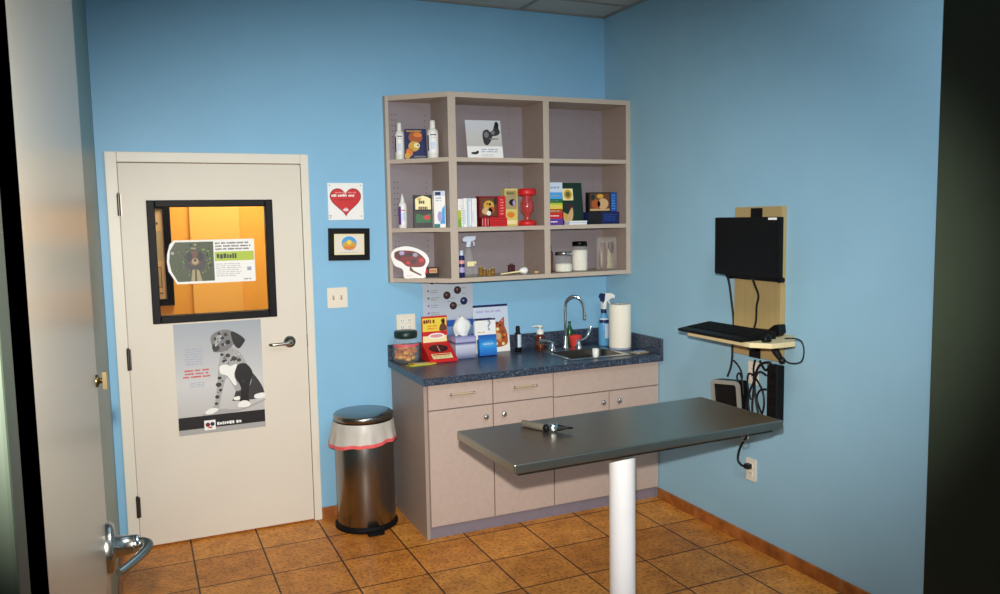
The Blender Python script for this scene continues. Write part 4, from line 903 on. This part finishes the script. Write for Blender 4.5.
# keyboard
t = thing('keyboard', 'black computer keyboard lying on the tan tray', 'keyboard', (2.612, -1.545, 1.1485), math.radians(1))
o = MB(); o.prism([(-.105, .0), (.1, .0), (.1, .034), (-.06, .018), (-.105, .012)], -.228, .228, 'black_plastic', 'y'); o.build('case', t, bevel=.002)
o = MB(ry(-math.atan2(.016, .16)))
for r in range(5):
    for c in range(16):
        y = -.216+c*.0272; x = -.05+r*.028
        o.box(x, x+.023, y, y+.0235, .0205, .0275, 'rubber')
o.build('keys', t)['kind'] = 'stuff'
o = MB(); o.sphere(.03, (0, 0, .0), 'black_plastic', 18, (1.6, 1, .95), M=None)
o2 = MB(); o2.lathe([(.028, 0), (.032, .006), (.03, .02), (.02, .031), (.001, .036)], 'black_plastic', 20, ry=.66)
tag(o2.build('mouse', None, (2.62, -1.815, 1.1485), .5), 'black computer mouse at the right end of keyboard tray', 'mouse')
t = scan = thing('scanner', 'black handheld scanner lying between keyboard and board on the tray', 'scanner', (2.765, -1.66, 1.1485), math.radians(-75))
MB().rbox(-.09, .02, -.018, .018, 0, .026, .01, 'black_plastic').build('handle', t)
o = MB(); o.prism([(.015, .0), (.07, .002), (.085, .022), (.08, .058), (.05, .055), (.015, .028)], -.026, .026, 'black_plastic', 'y'); o.build('head', t, bevel=.004)
o = MB(); o.box(-.022, .022, -.03, .03, .0003, .009, 'p_cream')
tag(o.build('note_pad', None, (2.795, -1.545, 1.1485), .2), 'small cream note pad lying on tray against the tan board', 'note pad')
# thin client computer
t = client = thing('thin_client', 'small computer box with silver rim and black face, on wall under the keyboard tray', 'computer', (XR-.002, -1.285, .72), rot=(math.radians(-7), 0, 0))
MB().rbox(-.05, 0, -.112, .112, -.13, .135, .02, 'black_plastic', 'x').build('case', t)
o = MB(); out = []; inn = []
for (w, h, r, L) in ((.112, .1325, .03, out), (.09, .112, .015, inn)):
    for cx, cy, st in ((w-r, h-r, 0), (-w+r, h-r, 1), (-w+r, -h+r, 2), (w-r, -h+r, 3)):
        for i in range(5): q = (st+i/4)*PI/2; L.append((cx+r*math.cos(q), cy+r*math.sin(q)+.0025))
n = len(out); vs = [(-.062, a, b) for a, b in out]+[(-.062, a, b) for a, b in inn]+[(-.050, a, b) for a, b in out]+[(-.052, a, b) for a, b in inn]
fs = []
for i in range(n):
    j = (i+1) % n; fs += [(i, n+i, n+j, j), (i, j, 2*n+j, 2*n+i), (n+i, 3*n+i, 3*n+j, n+j)]
o.add(vs, fs, 'silver_plastic'); o.build('rim', t)
o = MB(); o.box(-.055, -.0505, -.01, .01, -.08, -.005, 'p_grey'); o.build('logo_strip', t)
# power strip
t = strip = thing('power_strip', 'long black power strip standing upright on right wall beside the cord tangle', 'power strip', (XR-.002, -1.605, .705))
MB().rbox(-.05, 0, -.036, .036, 0, .28, .008, 'black_plastic', 'z').build('case', t)
for k in range(4): MB().box(-.0515, -.0503, -.018, .018, .02+k*.064, .06+k*.064, 'rubber').build('socket', t)
# cords
def cord(dev, pts, r=.0042, plug=None):
    o = MB(); o.tube(pts, r, 'cord_black', 8, 6)
    if plug: o.box(plug[0]-.028, plug[0], plug[1]-.014, plug[1]+.014, plug[2]-.012, plug[2]+.012, 'cord_black')
    c = o.build('cord'); c.parent = dev; c.matrix_parent_inverse = dev.matrix_basis.inverted(); return c
X_ = XR-.012
cord(mon, [(2.722, -1.375, 1.47), (2.77, -1.32, 1.46), (2.83, -1.272, 1.43), (2.862, -1.268, 1.38), (2.876, -1.274, 1.28), (2.8855, -1.283, 1.16), (2.885, -1.276, 1.05), (X_, -1.272, .98), (X_, -1.262, .92), (2.876, -1.25, .868)], .006)
cord(mon, [(2.718, -1.60, 1.435), (2.74, -1.60, 1.385), (2.79, -1.57, 1.33), (2.82, -1.525, 1.27), (2.836, -1.505, 1.2), (2.838, -1.49, 1.157)], .0052)
cord(strip, [(2.856, -1.48, .992), (2.865, -1.46, .95), (2.872, -1.455, .86), (2.868, -1.45, .76), (2.872, -1.45, .66)], .0055)
cord(client, [(2.874, -1.30, .962), (2.874, -1.335, .94), (2.874, -1.362, .905), (2.872, -1.365, .87), (2.87, -1.345, .858), (2.866, -1.335, .885), (2.866, -1.355, .905), (2.862, -1.38, .87), (2.862, -1.392, .80)], .0045)
cord(strip, [(2.854, -1.515, .995), (2.854, -1.555, .955), (2.85, -1.595, .99), (2.84, -1.59, 1.0), (2.845, -1.53, .98), (2.85, -1.49, .92), (2.86, -1.475, .84), (2.858, -1.50, .74), (2.86, -1.53, .68)], .006)
cord(strip, [(2.874, -1.43, .78), (2.866, -1.415, .86), (2.862, -1.43, .915), (2.86, -1.48, .90), (2.862, -1.53, .84), (2.86, -1.54, .76), (2.865, -1.50, .70), (2.868, -1.44, .70), (2.868, -1.42, .76)], .005)
cord(strip, [(2.852, -1.565, .86), (2.845, -1.53, .85), (2.852, -1.50, .80), (2.85, -1.54, .73), (2.848, -1.565, .71)], .005)
cord(strip, [(2.852, -1.565, .93), (2.845, -1.52, .94), (2.846, -1.475, .87), (2.85, -1.44, .80), (2.852, -1.425, .72), (2.856, -1.45, .65)], .005)
cord(client, [(2.88, -1.165, .80), (X_, -1.145, .78), (X_, -1.14, .73), (X_, -1.155, .68), (2.88, -1.175, .66)], .0038)
cord(strip, [(2.868, -1.46, .62), (2.865, -1.42, .585), (2.86, -1.375, .52), (2.855, -1.362, .455), (2.858, -1.385, .428), (2.864, -1.405, .427)], .0062, plug=(2.889, -1.415, .427))
cord(scan, [(2.742, -1.80, 1.153), (2.75, -1.86, 1.158), (2.757, -1.889, 1.145), (2.765, -1.893, 1.10), (2.80, -1.84, 1.045), (2.835, -1.74, 1.02), (2.838, -1.695, 1.03)], .0032)
o = MB(); o.tube([(2.836, -1.60, 1.105), (2.836, -1.625, 1.083), (2.836, -1.655, 1.05), (2.837, -1.682, 1.026)], lambda q: .018-.012*abs(q-.5), 'cord_black', 10, 4); o.sphere(.017, (2.837, -1.684, 1.024), 'cord_black', 12)
c = o.build('plug'); c.parent = scan; c.matrix_parent_inverse = scan.matrix_basis.inverted()

# ------------------------------------------------------------------ camera
p = (0.0588, -4.5959, 1.7221, 0.4228, 0.0972, -0.0178, 806.7)
def cam_axes(yaw, pitch, roll):
    cy, sy, cp, sp = math.cos(yaw), math.sin(yaw), math.cos(pitch), math.sin(pitch)
    f = Vector((sy*cp, cy*cp, -sp)); r = Vector((cy, -sy, 0)); u = r.cross(f)
    c, s = math.cos(roll), math.sin(roll)
    return c*r+s*u, -s*r+c*u, f
r, u, f = cam_axes(*p[3:6])
cd = bpy.data.cameras.new('camera'); cam = bpy.data.objects.new('camera', cd); COL.objects.link(cam)
M = Matrix.Identity(4)
for i in range(3): M[i][0], M[i][1], M[i][2], M[i][3] = r[i], u[i], -f[i], p[i]
cam.matrix_world = M
cd.sensor_fit = 'HORIZONTAL'; cd.sensor_width = 36; cd.lens = p[6]/1000*36; cd.clip_start = .02
SC.camera = cam

# ------------------------------------------------------------------ light
def look(o, target):
    d = Vector(target)-o.location; o.rotation_euler = d.to_track_quat('-Z', 'Y').to_euler()
ld = bpy.data.lights.new('flash', 'SPOT'); ld.energy = 700; ld.color = (1, .955, .88); ld.spot_size = math.radians(55); ld.spot_blend = 1.; ld.shadow_soft_size = .02
fl = bpy.data.objects.new('flash', ld); COL.objects.link(fl); fl.location = (.04, -4.60, 1.85); look(fl, (1.62, 0, .98)); fl.scale = (1.6, 1, 1)
ld = bpy.data.lights.new('ceiling_panel', 'AREA'); ld.energy = 32; ld.color = (.96, .98, 1); ld.shape = 'RECTANGLE'; ld.size = .58; ld.size_y = .58
a = bpy.data.objects.new('ceiling_panel', ld); COL.objects.link(a); a.location = (1.5, -3.3, 2.985)
ld = bpy.data.lights.new('ambient_fill', 'AREA'); ld.energy = 6; ld.color = (.4, .72, 1); ld.shape = 'RECTANGLE'; ld.size = 1.1; ld.size_y = 1.1  # added ambient fill, cool so the upper walls turn bluer
a = bpy.data.objects.new('ambient_fill', ld); COL.objects.link(a); a.location = (1.3, -1.9, 2.96)
ld = bpy.data.lights.new('hall_fill', 'AREA'); ld.energy = 36; ld.color = (1, .88, .66); ld.size = .7  # unseen area light added to brighten the orange hall
a = bpy.data.objects.new('hall_fill', ld); COL.objects.link(a); a.location = (.7, .68, 2.66)
w = bpy.data.worlds.new('world'); SC.world = w; w.use_nodes = True
w.node_tree.nodes['Background'].inputs['Color'].default_value = (.5, .7, 1, 1); w.node_tree.nodes['Background'].inputs['Strength'].default_value = .08
SC.view_settings.view_transform = 'Standard'; SC.view_settings.look = 'None'; SC.view_settings.exposure = 0
